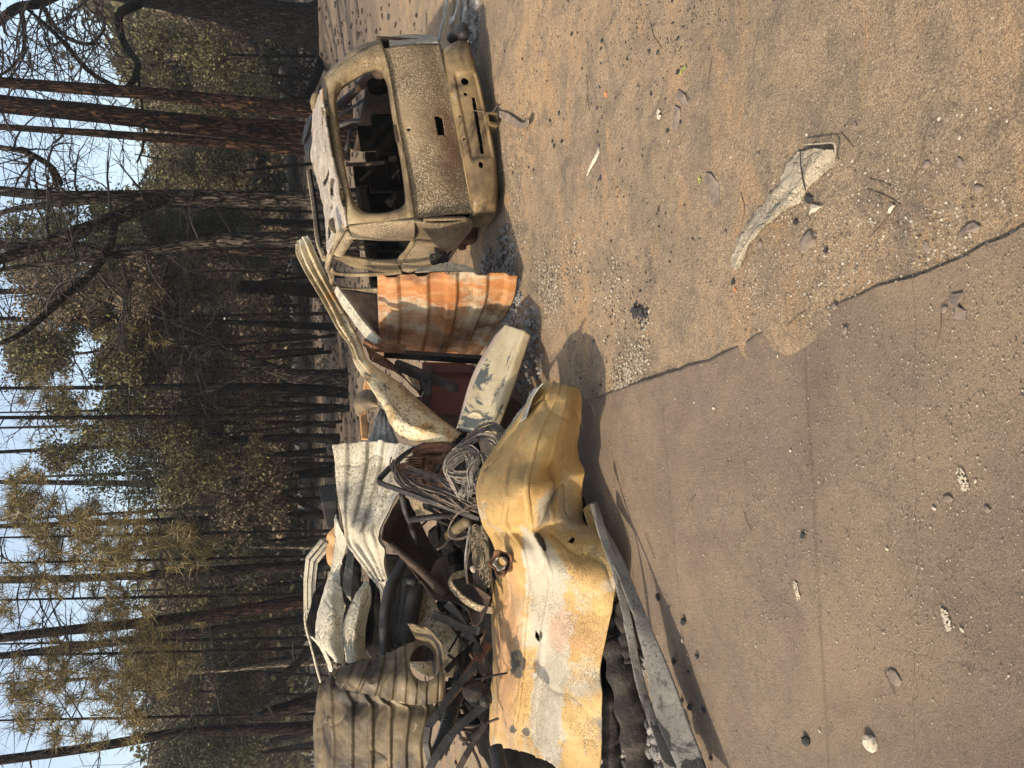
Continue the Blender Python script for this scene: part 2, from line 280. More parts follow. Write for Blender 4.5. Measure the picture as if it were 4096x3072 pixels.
def sheetmesh(C,nr=60,nc=60,ribs=None,crumple=(.0,3.),seed=1,rag=0.,hole=None,extra=None):
    G=grid(C,nr,nc); N=normals(G); S,T=np.meshgrid(np.linspace(0,1,nr),np.linspace(0,1,nc),indexing='ij'); d=0
    if ribs:   # (axis, count, height)
        d=d+rib(T if ribs[0]==1 else S,ribs[1],ribs[3] if len(ribs)>3 else .22)*ribs[2]
    if crumple[0]:
        a=crumple[0]; d=d+.35*a*vnoise(G,crumple[1],seed,2)+.10*a*vnoise(G,crumple[1]*6,seed+2,2); q=np.abs(vnoise(G,crumple[1]*1.1,seed+9,2)); d=d-a*.35*np.exp(-q*30)
        rs=np.random.default_rng(seed+500); W=G+.05*vnoise(G,2.2,seed+4,2)[...,None]
        for i_ in range(4):   # straight angular dents, as in folded metal
            k_=rs.normal(size=3); k_/=np.linalg.norm(k_); fr=crumple[1]*rs.uniform(.35,.9); q=np.abs(((W@k_)*fr+rs.uniform())%1.-.5)*2
            mk=np.clip(vnoise(G,crumple[1]*.6,seed+40+i_,1)*2.2+.35,0,1); d=d+a*.55*(q-.5)*mk
    if extra is not None: d=d+extra(S,T,G)
    G=G+N*(d[...,None] if not np.isscalar(d) else d)
    idx=np.arange(nr*nc).reshape(nr,nc); keep=np.ones((nr-1,nc-1),bool)
    if rag:
        e=vnoise(G,9,seed+3,3)*.5+.5; ed=np.minimum(np.minimum(S,1-S)*1.0,np.minimum(T,1-T)); keep&=~((ed<rag*e)[:-1,:-1])
    if hole is not None: keep&=~hole(S,T,G)[:-1,:-1]
    F=np.stack([idx[:-1,:-1],idx[:-1,1:],idx[1:,1:],idx[1:,:-1]],-1)[keep].reshape(-1,4)
    return G.reshape(-1,3),F,np.stack([S.ravel(),T.ravel()],1)
def sheet(name,C,mat,parent=None,thick=.006,**k):
    V,F,uv=sheetmesh(C,**k); o=mkobj(name,V,F,mat,parent,True,uv)
    if thick: solid(o,thick)
    return o
# ---------------------------------------------------------------- GROUND
def ROADX(Y,X):  # signed: >0 on the road side
    return 0
edge_px=[(1150,905),(1230,872),(1305,850),(1370,828),(1460,800),(1560,765),(1680,700),(1820,650),(1900,620),(2000,590),(2100,545),(2212,490),(2330,430)]
EDGE=np.array([gp(dd(*p))[:2] for p in edge_px])
def gz(X,Y):
    X=np.asarray(X,float);Y=np.asarray(Y,float); P=np.stack([X,Y,0*X],-1)
    fade=np.clip((Y-9)/20,0,1)
    z=(.030*vnoise(P,.7,3,3)+.009*vnoise(P,26,31,2)+.006*vnoise(P,5,33,2))*(1-fade)+fade*.12*vnoise(P,.12,5,3)+.006*vnoise(P,9,8,2)
    # dirt spilling over the road edge
    for (px,r,a) in (((1700,720),.15,.032),((1610,750),.13,.024),((1770,685),.13,.026),((1530,780),.10,.016)):
        c=gp(dd(*px)); z=z+a*np.exp(-((X-c[0])**2+(Y-c[1])**2)/r**2)
    # earth mound at the foot of the big pine
    c=gp(dd(706,62)); z=z+.35*np.exp(-((X-c[0])**2+(Y-c[1])**2)/2.2**2)
    near=np.clip((4.2-Y)/2.5,0,1); z=z*(1-.6*near)
    return z
def axis(parts):
    out=[]
    for a,b,s in parts: out.append(np.arange(a,b,s))
    return np.concatenate(out)
xs=axis([(-260,-40,12),(-40,-8,1.0),(-8,-4,.25),(-4,5,.045),(5,9,.25),(9,45,1.0),(45,270,12)])
ys=axis([(-6,.8,.4),(.8,9,.045),(9,14,.2),(14,60,.9),(60,420,10)])
Xg,Yg=np.meshgrid(xs,ys,indexing='ij'); Zg=gz(Xg,Yg); idx=np.arange(Xg.size).reshape(Xg.shape)
Fg=np.stack([idx[:-1,:-1],idx[1:,:-1],idx[1:,1:],idx[:-1,1:]],-1).reshape(-1,4)
def ground_mat():
    s=NT('burnt dirt ground'); W=s.co()
    big=s.noise(.55,6,.6,W,.5); c=s.ramp(big,[(.32,(.27,.20,.13)),(.5,(.37,.265,.165)),(.64,(.47,.31,.17))])
    md=s.noise(3.2,7,.65,W,.3); c=s.mix(s.ramp(md,[(.45,0.),(.66,.8)]),c,(.19,.15,.11)); fi=s.noise(16,6,.75,W,.6); c=s.mix(s.ramp(fi,[(.50,0.),(.62,.55)]),c,(.15,.12,.09)); c=s.mix(s.ramp(fi,[(.32,.5),(.44,0.)]),c,(.46,.35,.23))
    ash=s.noise(1.6,10,.78,s.co((1,1,1),'Object',(4,2,0)),.8); c=s.mix(s.ramp(ash,[(.54,0.),(.66,.85)]),c,(.12,.102,.085)); red=s.noise(1.9,6,.7,s.co((.6,1.6,1),'Object',(1,6,0)),.5); c=s.mix(s.ramp(red,[(.54,0.),(.68,.7)]),c,(.50,.30,.145))
    far=s.n('SeparateXYZ'); s.l(W,far.inputs[0]); ff=s.ramp(s.math('DIVIDE',far.outputs[1],100.),[(.09,0.),(.16,1.)])
    fcol=s.ramp(s.noise(.45,10,.8,s.co((.5,1,1)),.5),[(.30,(.055,.042,.032)),(.44,(.135,.10,.072)),(.56,(.22,.16,.112)),(.72,(.34,.28,.22))])
    f2=s.ramp(s.math('DIVIDE',far.outputs[1],100.),[(.28,0.),(.55,.85)]); fcol=s.mix(f2,fcol,s.ramp(s.noise(.12,8,.8,s.co((.3,1.5,1))),[(.35,(.035,.031,.028)),(.55,(.075,.066,.058)),(.7,(.15,.135,.12))])); c=s.mix(ff,c,fcol)
    # pebbles and grit
    co=s.co()
    v=s.n('TexVoronoi',feature='F1'); v.inputs['Scale'].default_value=75; s.l(co,v.inputs['Vector'])
    sel=s.ramp(v.outputs[1],[(.80,0.),(.82,1.)],'LINEAR'); dot=s.ramp(v.outputs[0],[(.16,1.),(.30,0.)])
    k=s.math('MULTIPLY',sel,dot); cl=s.noise(1.1,5,.7); k=s.math('MULTIPLY',k,s.ramp(cl,[(.40,.15),(.58,1.)]))
    c=s.mix(k,c,s.ramp(v.outputs[1],[(.80,(.34,.27,.19)),(1.,(.62,.56,.44))]))
    v2=s.n('TexVoronoi',feature='F1'); v2.inputs['Scale'].default_value=34; s.l(co,v2.inputs['Vector'])
    k2=s.math('MULTIPLY',s.ramp(v2.outputs[1],[(.88,0.),(.9,1.)]),s.ramp(v2.outputs[0],[(.14,1.),(.26,0.)])); c=s.mix(k2,c,(.07,.06,.05))
    g=s.noise(150,4,.8); c=s.mix(s.ramp(g,[(.40,.75),(.52,0.)]),c,(.085,.06,.042)); c=s.mix(s.ramp(g,[(.56,0.),(.68,.6)]),c,(.60,.49,.34)); g2=s.noise(55,6,.8,s.co((1,1,1),'Object',(5,5,5))); c=s.mix(s.ramp(g2,[(.36,.6),(.46,0.)]),c,(.10,.075,.055))
    h=s.math('ADD',s.math('ADD',s.noise(45,7,.75),s.math('MULTIPLY',k,.5)),s.math('MULTIPLY',md,1.2))
    return s.fin(c,.95,0,h,1.,.022,.15)
M['ground']=ground_mat()
g=mkobj('ground',np.stack([Xg.ravel(),Yg.ravel(),Zg.ravel()],1),Fg,'ground',None,True,origin=(0,0,0)); meta(g,kind='structure')
def road_mat():
    s=NT('packed chip road'); W=s.co()
    # frame turned so that x runs along the road
    big=s.noise(.9,6,.6,W,.4); c=s.ramp(big,[(.3,(.15,.108,.078)),(.5,(.205,.150,.104)),(.7,(.27,.198,.134))]); fi=s.noise(22,7,.8,W,.3); c=s.mix(s.ramp(fi,[(.48,0.),(.64,.5)]),c,(.10,.078,.06)); c=s.mix(s.ramp(fi,[(.30,.5),(.44,0.)]),c,(.27,.21,.155))
    lay=s.noise(2.,8,.7,s.co((.8,1.2,1),'Object',(2,7,0)),.4); c=s.mix(s.ramp(lay,[(.52,0.),(.70,.8)]),c,(.17,.125,.105))
    d=s.noise(.8,4,.6,s.co((1,1,1),'Object',(7,1,0))); c=s.mix(s.ramp(d,[(.50,0.),(.66,.6)]),c,(.30,.215,.135))
    v=s.n('TexVoronoi',feature='F1'); v.inputs['Scale'].default_value=120; s.l(W,v.inputs['Vector'])
    k=s.math('MULTIPLY',s.ramp(v.outputs[1],[(.84,0.),(.86,1.)]),s.ramp(v.outputs[0],[(.18,1.),(.32,0.)]))
    c=s.mix(k,c,s.ramp(v.outputs[1],[(.84,(.30,.24,.17)),(1.,(.66,.60,.48))]))
    g=s.noise(230,4,.8); c=s.mix(s.ramp(g,[(.40,.6),(.53,0.)]),c,(.06,.045,.033)); c=s.mix(s.ramp(g,[(.58,0.),(.70,.55)]),c,(.42,.34,.25)); pu=s.noise(1.1,5,.6,s.co((1,1,1),'Object',(3,3,9))); c=s.mix(s.ramp(pu,[(.54,0.),(.66,.5)]),c,(.105,.072,.062))
    cr_=s.vor(1.1,s.co((1,.55,1),'Object',(.4,.9,0)),'DISTANCE_TO_EDGE'); 
    n2=s.noise(6,6,.8); crk=s.math('MULTIPLY',s.ramp(s.math('ADD',cr_,s.math('MULTIPLY',n2,.10)),[(.045,1.),(.052,0.)]),s.ramp(s.noise(1.2,3,.5),[(.5,0.),(.6,.6)])); 
    h=s.math('ADD',s.math('ADD',s.noise(80,6,.75),s.math('MULTIPLY',k,.6)),s.math('MULTIPLY',crk,-.5))
    c=s.mix(s.math('MULTIPLY',crk,.55),c,(.05,.037,.028))
    for (pa,pb,wd,am,wob) in (((1742,700),(1800,1659),.014,.35,.03),((1985,900),(1990,1659),.0035,.5,.16),((1440,900),(1500,1659),.02,.25,.06)):   # wheel rut and long cracks
        A_=gp(dd(*pa));B_=gp(dd(*pb)); d_=unit(B_-A_); nn=(-d_[1],d_[0],0); cc=A_[0]*nn[0]+A_[1]*nn[1]
        dt=s.n('VectorMath',operation='DOT_PRODUCT'); s.l(W,dt.inputs[0]); dt.inputs[1].default_value=nn
        q=s.math('ABSOLUTE',s.math('ADD',s.math('SUBTRACT',dt.outputs['Value'],cc),s.math('MULTIPLY',s.math('SUBTRACT',s.noise(2.5,6,.7),.5),wob)))
        lk=s.math('MULTIPLY',s.ramp(q,[(wd*.3,1.),(wd,0.)]),s.ramp(s.noise(5,4,.6),[(.35,.15),(.6,am)])); c=s.mix(lk,c,(.06,.045,.034)); h=s.math('SUBTRACT',h,s.math('MULTIPLY',lk,.5))
    return s.fin(c,.92,0,h,1.,.010,.2)
M['road']=road_mat()
def road():
    n=150; E=cr(EDGE,n); E=E+np.stack([vnoise(np.c_[E,0*E[:,0]],14,4,3)*.010,vnoise(np.c_[E,0*E[:,0]],14,5,3)*.010],1)
    far=np.array([[-7.5,1.2],[-4,-2],[1.5,-4]]); FE=cr(far,n); k=60; V=[]
    for i in range(n):
        for j in range(k):
            t=(j/(k-1))**1.6; p=E[i]*(1-t)+FE[i]*t; V.append((p[0],p[1],0))
    V=np.array(V); base=.030*vnoise(V,.8,21,2); V[:,2]=.020+.2*base
    ii=np.arange(n*k).reshape(n,k); V[ii[:,0],2]-=.016
    F=np.stack([ii[:-1,:-1],ii[:-1,1:],ii[1:,1:],ii[1:,:-1]],-1).reshape(-1,4)[:, ::-1]
    o=mkobj('road',V,F,'road',None,True,origin=(0,0,0)); meta(o,kind='structure')
# left part of the edge runs on under the pile
EDGE=np.vstack([np.array([[-6.5,7.2],[-3.2,6.2]]),EDGE])
road()
# ---------------------------------------------------------------- BURNT CAR
hC=R_(-8); cA=unit([math.cos(hC),-math.sin(hC),.08]); cF=np.array([math.sin(hC),math.cos(hC),0]); cU=np.cross(cA,cF); cO=pt(z1(1880,1659),6.75)
def L2W(a,f,u): return cO+cA*a+cF*f+cU*u
def rear(p,f0=0.,k=0.,u0=0.):
    n=cF-k*cU; r=ray(p); t=((cO-CAM)@cF+f0-k*((cO-CAM)@cU)-k*u0)/(r@n); return CAM+r*t
def side(p,da=0.):
    for k in (0,.25):
        n=cA-k*cU; r=ray(p); t=((cO-CAM)@cA-.05+da-k*((cO-CAM)@cU)-k*.85)/(r@n); P=CAM+r*t
        if k==0 and (P-cO)@cU<.85: return P
    return P
car=thing('burnt_car',(cO[0]+.6,cO[1]+1.4,0),'burnt-out tan SUV shell with glassless rear window, parked beside the orange sheet','car')
def resample(L,n):
    L=np.array(L,float); d=np.r_[0,np.cumsum(np.linalg.norm(np.diff(L,axis=0),axis=1))]; t=np.linspace(0,d[-1],n)
    return np.stack([np.interp(t,d,L[:,i]) for i in range(L.shape[1])],1)
# tailgate window frame: loft between outer outline and window opening, above the belt line
KW=.42; UB=.87
WF=lambda L:np.array([rear(p,0,KW,UB) for p in L])
def corner_loop(segs,n):  # list of 4 sides, each resampled to n
    return np.vstack([resample(s_,n+1)[:-1] for s_ in segs])
oc=WF([z1(850,210),z1(830,150),z1(700,205),z1(560,290),z1(430,395),z1(345,480)])       # right side, going up
otop=WF([z1(345,480),z1(355,700),z1(372,900),z1(430,1250),z1(500,1500),z2(540,215)])
oleft=WF([z2(540,215),z2(700,200),z2(900,185),z2(1125,175)])
obot=WF([z2(1125,175),z2(1108,20),z1(1085,1450),z1(1040,1200),z1(1000,1000),z1(960,800),z1(930,600),z1(905,450),z1(850,210)])
ic=WF([z1(872,420),z1(850,372),z1(790,352),z1(700,375),z1(560,460),z1(478,520)])
itop=WF([z1(478,520),z1(440,600),z1(433,690),z1(445,800),z1(470,1000),z1(500,1200),z1(540,1400),z1(585,1560),z2(615,40)])
ileft=WF([z2(615,40),z2(650,85),z2(700,105),z2(800,112),z2(900,100),z2(985,75),z2(1040,35)])
ibot=WF([z2(1040,35),z1(1062,1560),z1(1058,1450),z1(1025,1200),z1(985,980),z1(940,750),z1(915,590),z1(900,480),z1(872,420)])
nL=28; OL=corner_loop([oc,otop,oleft,obot],nL); IL=corner_loop([ic,itop,ileft,ibot],nL); K=9
V=[];
for k in range(K):
    t=k/(K-1); P=OL*(1-t)+IL*t; bulge=.030*math.sin(math.pi*min(1,t*1.1))-(.035 if t>.85 else 0); 
    V.append(P-cF*bulge+cF*.006*vnoise(P,6,2,2)[:,None])
V.append(IL+cF*.10)
V=np.array(V); n=V.shape[1]; ii=np.arange(V.shape[0]*n).reshape(V.shape[0],n)
F=np.stack([ii[:-1],np.roll(ii,-1,1)[:-1],np.roll(ii,-1,1)[1:],ii[1:]],-1).reshape(-1,4)
tg=mkobj('tailgate',V.reshape(-1,3),F,'car_light',car,True); solid(tg,.012)
# tailgate lower panel
LP=[]
for t in np.linspace(0,1,9):
    top=rear(z1(850+(1110-850)*t,210+(1640-210)*t)); bot=rear(z1(1340+(1632-1340)*t,178+(1659+8-178)*t))
    top=np.array([np.interp(t,np.linspace(0,1,9),[q[i] for q in [rear(p) for p in (z1(852,212),z1(893,400),z1(925,560),z1(960,780),z1(1000,1000),z1(1040,1200),z1(1075,1400),z1(1105,1600),z2(1128,172))]]) for i in range(3)])
    bow=-.05*math.sin(math.pi*t)
    LP.append([top+cF*0,top*.72+bot*.28+cF*(bow*.9-.02),top*.4+bot*.6+cF*(bow-.025),top*.1+bot*.9+cF*bow*.8,bot+cF*(.0+bow*.5)])
def latch(S,T,G):
    P=G-cO; a=P@cA; u=P@cU; return HA(a,u)
qa=[(rear(p)-cO) for p in (z1(1285,838),z1(1355,838),z1(1378,1003),z1(1305,1003))]; A0=np.mean([q@cA for q in qa]); U0=np.mean([q@cU for q in qa]); wA=abs((qa[0]-qa[3])@cA)/2; wU=abs((qa[0]-qa[1])@cU)/2
HA=lambda a,u:(np.abs(a-A0)<wA)&(np.abs(u-U0-(a-A0)*0)<wU)
kh=rear(z1(1065,940))-cO
hol=lambda S,T,G:(latch(S,T,G))|(np.hypot((G-cO)@cA-kh@cA,(G-cO)@cU-kh@cU)<.016)
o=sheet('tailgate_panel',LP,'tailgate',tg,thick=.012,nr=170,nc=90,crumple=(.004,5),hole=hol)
mb=MB(); c=rear(z1(1328,920),.05); mb.box(c+cF*.03,cA*wA*2.3,cF*.02,cU*wU*2.4); mb.bar(c+cA*.03+cU*.02,c-cA*.05-cU*.03,.02,.02); put('latch_recess',mb,'black',tg)
# bottom lip of the tailgate
mb=MB(); a=rear(z1(1335,178),-.02); b=rear(z1(1630,1659),-.02); mb.tube([a-cU*.012,(a+b)/2-cF*.045-cU*.012,b-cU*.012],.011,8); put('tailgate_lip',mb,'car_light',tg,True)
for (x,y) in ((345,770),(480,1515)):
    mb=MB(); c=rear(z1(x,y),-.02,KW,UB); mb.box(c,cA*.09,cF*.05,cU*.03); mb.tube([c+cU*.03-cA*.04,c+cU*.03+cA*.04],.014,8); put('hinge',mb,'car_light',tg)
mb=MB(); c=rear(z1(965,960),.0,KW,UB); mb.box(c,cA*.16,cF*.03,cU*.03); mb.tube([c+cA*.05,c+cA*.05+cF*.05],.012,8); put('wiper_mount',mb,'brown',tg)
# rear bumper: swept profile with plate recess, slot and holes
bt=[rear(p,-.10) for p in (z1(1400,190),z1(1430,420),z1(1470,650),z1(1530,950),z1(1590,1250),z1(1640,1500),z2(1660,60))]
bb=[rear(p,-.12) for p in (z1(1600,115),z1(1652,330),z1(1712,560),z1(1765,800),z1(1822,1090),z1(1853,1380),z2(1862,40))]
Bu=cr(bt,9); Bl=cr(bb,9); rows=[]
for i in range(9):
    tpp,bo=Bu[i],Bl[i]; hgt=(tpp-bo); e=abs(i-4)/4; wr=cF*(.22 if e==1 else (.04 if e>.7 else 0))
    end=cA*(.0)
    if i in(0,8): tpp=tpp+wr*.3; bo=bo+wr*.3
    rows.append([tpp+cF*.14,tpp+cF*.01+cU*.005,bo+hgt*.72-cF*.035,bo+hgt*.35-cF*.045,bo+hgt*.08-cF*.03,bo+cF*.03-cU*.01,bo+cF*.16-cU*.0])
for sgn,i0 in ((-1,0),(1,8)):   # wrap-round ends
    src=rows[0] if i0==0 else rows[-1]; dirr=cA*(.05 if i0==0 else -.05); w1=[p+dirr*(0 if j in(0,6) else 1)*.8+cF*.10 for j,p in enumerate(src)]; w2=[p+dirr*.9+cF*.42 for p in src]
    if i0==0: rows=[w2,w1]+rows
    else: rows=rows+[w1,w2]
def bhole(S,T,G):
    P=G-cO; a=P@cA; u=P@cU; m=np.zeros(a.shape,bool)
    for (x,y,r) in ((1567,498,.036),(1572,608,.018),(1528,800,.012),(1565,1000,.012)):
        q=rear(z1(x,y),-.13)-cO; m|=(np.hypot(a-q@cA,u-q@cU)<r)
    q=rear(z1(1703,1243),-.13)-cO; m|=(np.hypot((a-q@cA)/1.,(u-q@cU)*1.8)<.034)
    p0=rear(z1(1640,640),-.13)-cO; p1=rear(z1(1722,1140),-.13)-cO; t=np.clip((a-p0@cA)/((p1-p0)@cA),0,1); uu=p0@cU+(p1-p0)@cU*t
    m|=(np.abs(u-uu)<.017)&(t>0)&(t<1)
    return m&(T>.2)&(T<.8)
def brec(S,T,G):
    a=(G-cO)@cA; q0=rear(z1(1550,420),-.13)-cO; q1=rear(z1(1700,1200),-.13)-cO; lo,hi=q1@cA,q0@cA
    inn=np.clip((a-lo)/.04,0,1)*np.clip((hi-a)/.04,0,1)*np.clip((T-.25)/.05,0,1)*np.clip((.66-T)/.05,0,1); return .022*inn
o=sheet('rear_bumper',rows,'bumper',car,thick=.008,nr=330,nc=110,crumple=(.008,5),hole=bhole,extra=lambda S,T,G:brec(S,T,G)*BS)if False else None
V,Fb,uv=sheetmesh(rows,330,110,crumple=(.006,5),hole=bhole); a_=V.reshape(-1,3); S,T=uv[:,0],uv[:,1]
V=V+np.outer(brec(S,T,V),cF); o=mkobj('rear_bumper',V,Fb,'bumper',car,True,uv); solid(o,.008); bump_o=o
mb=MB(); a=rear(z1(1560,300),.02);b=rear(z2(1800,0),.02); mb.bar(a,b,.12,.16); put('bumper_beam',mb,'black',bump_o)
# hitch receiver tube under the bumper
mb=MB(); c=rear(z1(1808,840),-.17)
for s_,q in (((.105,.012),cU*.046),((.105,.012),-cU*.046)): mb.box(c+q+cF*.09,cA*.105,cU*.012,cF*.26)
for q in (cA*.046,-cA*.046): mb.box(c+q+cF*.09,cA*.012,cU*.08,cF*.26)
mb.box(c+cF*.08,cA*.07,cU*.07,cF*.005); put('hitch_receiver',mb,'bumper',car)
# ---- left flank: quarter panel, pillars, doors frames
def strip(name,La,Lb,mat,f=side,da=0,n=24,k=5,thick=.03,bul=.02,par=car):
    a=cr([f(p,da) for p in La],9); b=cr([f(p,da) for p in Lb],9); C=[[a[i]*(1-t)+b[i]*t-cA*bul*math.sin(math.pi*t) for t in (0,.25,.5,.75,1)] for i in range(9)]
    return sheet(name,C,mat,par,thick=thick,nr=n*2,nc=k*4,crumple=(.004,7))
S0=[z2(1130,180),z2(1140,270),z2(1100,360),z2(1040,450),z2(975,530),z2(1010,610)]; S1=[z2(1600,170),z2(1642,225),z2(1500,400),z2(1435,440),z2(1330,555),z2(1150,596)]
strip('quarter_panel',S0,S1,'car',n=40,k=14,bul=.035)
mb=MB(); q=[side(p,-.012) for p in (z2(1212,175),z2(1575,165),z2(1590,225),z2(1560,300),z2(1212,325))]; 
for i in range(5): mb.bar(q[i],q[(i+1)%5],.02,.02)
put('lamp_opening',mb,'car_light',car)
mb=MB(); q=[side(p,-.006) for p in (z2(1212,178),z2(1570,170),z2(1585,225),z2(1558,295),z2(1212,322))]; mb.add(q+[x+cA*.03 for x in q],[(0,1,2,3,4),(9,8,7,6,5),(0,5,6,1),(1,6,7,2),(2,7,8,3),(3,8,9,4),(4,9,5,0)]); put('tail_lamp_recess',mb,'brown',car)
strip('rear_pillar',[z2(545,225),z2(700,205),z2(900,190),z2(1128,178)],[z2(592,325),z2(700,337),z2(900,350),z2(1112,345)],'car',bul=.05)
strip('door_pillar',[z2(487,482),z2(700,522),z2(850,535),z2(965,528)],[z2(412,500),z2(600,585),z2(800,625),z2(1015,615)],'car_light',bul=.03)
strip('door_frame',[z2(592,322),z2(540,400),z2(485,482)],[z2(535,262),z2(470,370),z2(415,470)],'car',bul=.02)
strip('window_sill',[z2(1112,345),z2(1060,420),z2(1010,490),z2(965,528)],[z2(1142,300),z2(1105,400),z2(1050,480),z2(1000,580)],'car_light',bul=.02)
strip('middle_pillar',[z2(395,600),z2(440,638),z2(600,650),z2(830,640),z2(1010,625)],[z2(372,615),z2(425,652),z2(600,668),z2(830,660),z2(1010,640)],'car_light',bul=.01)
strip('middle_pillar',[z2(375,610),z2(372,680),z2(385,735)],[z2(415,655),z2(405,700),z2(392,745)],'car_light',bul=.005)
strip('front_pillar',[z2(400,752),z2(500,775),z2(620,785),z2(800,782)],[z2(410,775),z2(500,800),z2(620,812),z2(800,812)],'car_light',bul=.01)
strip('roof_rail',[z2(535,228),z2(470,330),z2(400,470),z2(368,610),z2(385,700)],[z2(505,200),z2(430,300),z2(365,450),z2(340,590),z2(372,640)],'car',bul=.02)
mb=MB(); c=side(z2(1340,515),-.10); e=side(z2(1310,405),-.04)
n_=unit(-cA*.30-cF*.95+cU*.1); u_=unit(cU-n_*np.dot(cU,n_)); s_=np.cross(n_,u_); ring=[c+.10*(math.cos(t)*u_+math.sin(t)*s_) for t in np.linspace(0,2*math.pi,28)[:-1]]
V=[p-n_*.008 for p in ring]+[p+n_*.008 for p in ring]; k=27; mb.add(V,[tuple(range(k)),tuple(range(2*k-1,k-1,-1))]+[(i,k+i,k+(i+1)%k,(i+1)%k) for i in range(k)]); mb.bar(c+unit(e-c)*.05,e,.045,.012,n_)
put('fuel_door',mb,'soot_metal',car)
mb=MB(); mb.tube([c-n_*-.012+.04*(math.cos(t)*u_+math.sin(t)*s_)for t in np.linspace(0,6.28,20)],.005,6); put('fuel_door_ring',mb,'soot_metal',car)
# wheel arch darkness and brake drum
mb=MB(); c=L2W(.18,1.05,.12); 
mb.tube([c-cA*.14,c-cA*.1,c+cA*.06,c+cA*.14],[.05,.17,.19,.19],24); mb.tube([c-cA*.18,c-cA*.12],[.04,.06],12); put('brake_drum',mb,'rust',car,True)
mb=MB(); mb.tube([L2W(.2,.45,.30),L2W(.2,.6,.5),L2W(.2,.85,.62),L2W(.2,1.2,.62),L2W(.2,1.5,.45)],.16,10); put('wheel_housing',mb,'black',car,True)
# ---- roof
ro=[[(z1(305,560),7.12),(z1(330,760),7.06),(z1(350,930),7.0),(z1(415,1280),6.95),(z1(478,1560),6.92),(z2(528,225),7.0)],
    [(z1(268,640),8.0),(z1(285,790),7.9),(z1(290,980),7.7),(z1(330,1290),7.6),(z1(400,1590),7.5),(z2(455,300),7.35)],
    [(z1(225,790),8.9),(z1(215,960),8.8),(z1(210,1130),8.6),(z1(240,1300),8.4),(z1(310,1560),8.0),(z2(360,480),7.8)]]
sheet('roof',[[pt(p,Y) for p,Y in r] for r in ro],'roofash',car,thick=.02,nr=60,nc=120,crumple=(.022,4),hole=lambda S,T,G:(vnoise(G*np.array([1,.5,1]),7,4,2)>.46)&(S>.08)&(S<.9))
mb=MB(); 
for L in ([(z1(183,1290),8.6),(z1(195,1380),8.5),(z1(235,1659),8.2),(z2(262,350),8.0),(z2(322,520),7.8)],):
    P=cr([pt(p,Y) for p,Y in L],24)
    for i in range(23): mb.bar(P[i],P[i+1],.07,.03)
put('roof_crossbar',mb,'car',car)
mb=MB(); P=cr([pt(z1(x,y),Y) for x,y,Y in ((205,1310,8.55),(250,1600,8.2),(300,1990,7.9))],10)
for i in range(9): mb.bar(P[i],P[i+1],.10,.02)
put('windscreen_gap_trim',mb,'black',car)
sheet('roof_flap',[[pt(z1(240,760),8.9),pt(z1(165,860),8.9),pt(z1(130,1040),8.9)],[pt(z1(228,790),8.8),pt(z1(195,900),8.75),pt(z1(140,1045),8.8)]],'soot_metal',car,thick=.01,nr=10,nc=24,crumple=(.01,5))
sheet('roof_flap',[[pt(z1(215,940),8.8),pt(z1(150,1080),8.8),pt(z1(175,1200),8.8)],[pt(z1(230,1000),8.6),pt(z1(190,1120),8.6),pt(z1(200,1210),8.7)]],'soot_metal',car,thick=.01,nr=10,nc=24,crumple=(.01,5))
mb=MB(); mb.tube(cr([pt(z1(x,y),8.9) for x,y in ((262,600),(240,680),(245,770))],8),[.03,.045,.05,.05,.05,.04,.04,.03],8); put('roof_rail_end',mb,'car_light',car,True)
mb=MB(); c=pt(z2(455,235),7.45); ring=[]
for t in np.linspace(0,5.2,16): ring.append(c+.11*(math.cos(t)*unit(cA+cF*.3)+math.sin(t)*unit(cU*.8-cF*.5)))
V=ring+[x+cU*.012 for x in ring]; k=16; mb.add(V,[tuple(range(k))[::-1],tuple(range(k,2*k))]+[(i,(i+1)%k,k+(i+1)%k,k+i) for i in range(k)]); put('antenna_plate',mb,'car',car)
# ---- right side body: rear pillar outer edge and lamp
def R0(x,y,f): return rear(z1(x,y),f)
sheet('right_rear_pillar',[[R0(850,205,.02),R0(830,140,.06)],[R0(700,205,.15),R0(690,175,.2)],[R0(560,290,.25),R0(550,262,.3)],[R0(430,395,.32),R0(420,370,.4)],[R0(340,480,.4),R0(325,470,.5)]],'car_light',car,thick=.03,nr=40,nc=8,crumple=(.004,6))
sheet('right_lamp_opening',[[R0(905,200,.02),R0(895,118,.10)],[R0(1050,180,.02),R0(1060,95,.12)],[R0(1200,172,.02),R0(1210,95,.12)],[R0(1335,172,.02),R0(1320,110,.10)]],'grey',car,thick=.03,nr=40,nc=12,crumple=(.012,9))
sheet('right_side_panel',[[L2W(1.78,.05,.30),L2W(1.80,.05,.9)],[L2W(1.82,.8,.3),L2W(1.82,.8,.9)],[L2W(1.82,2.4,.3),L2W(1.80,2.4,.9)]],'brown',car,thick=.03,nr=30,nc=20,crumple=(.01,5))
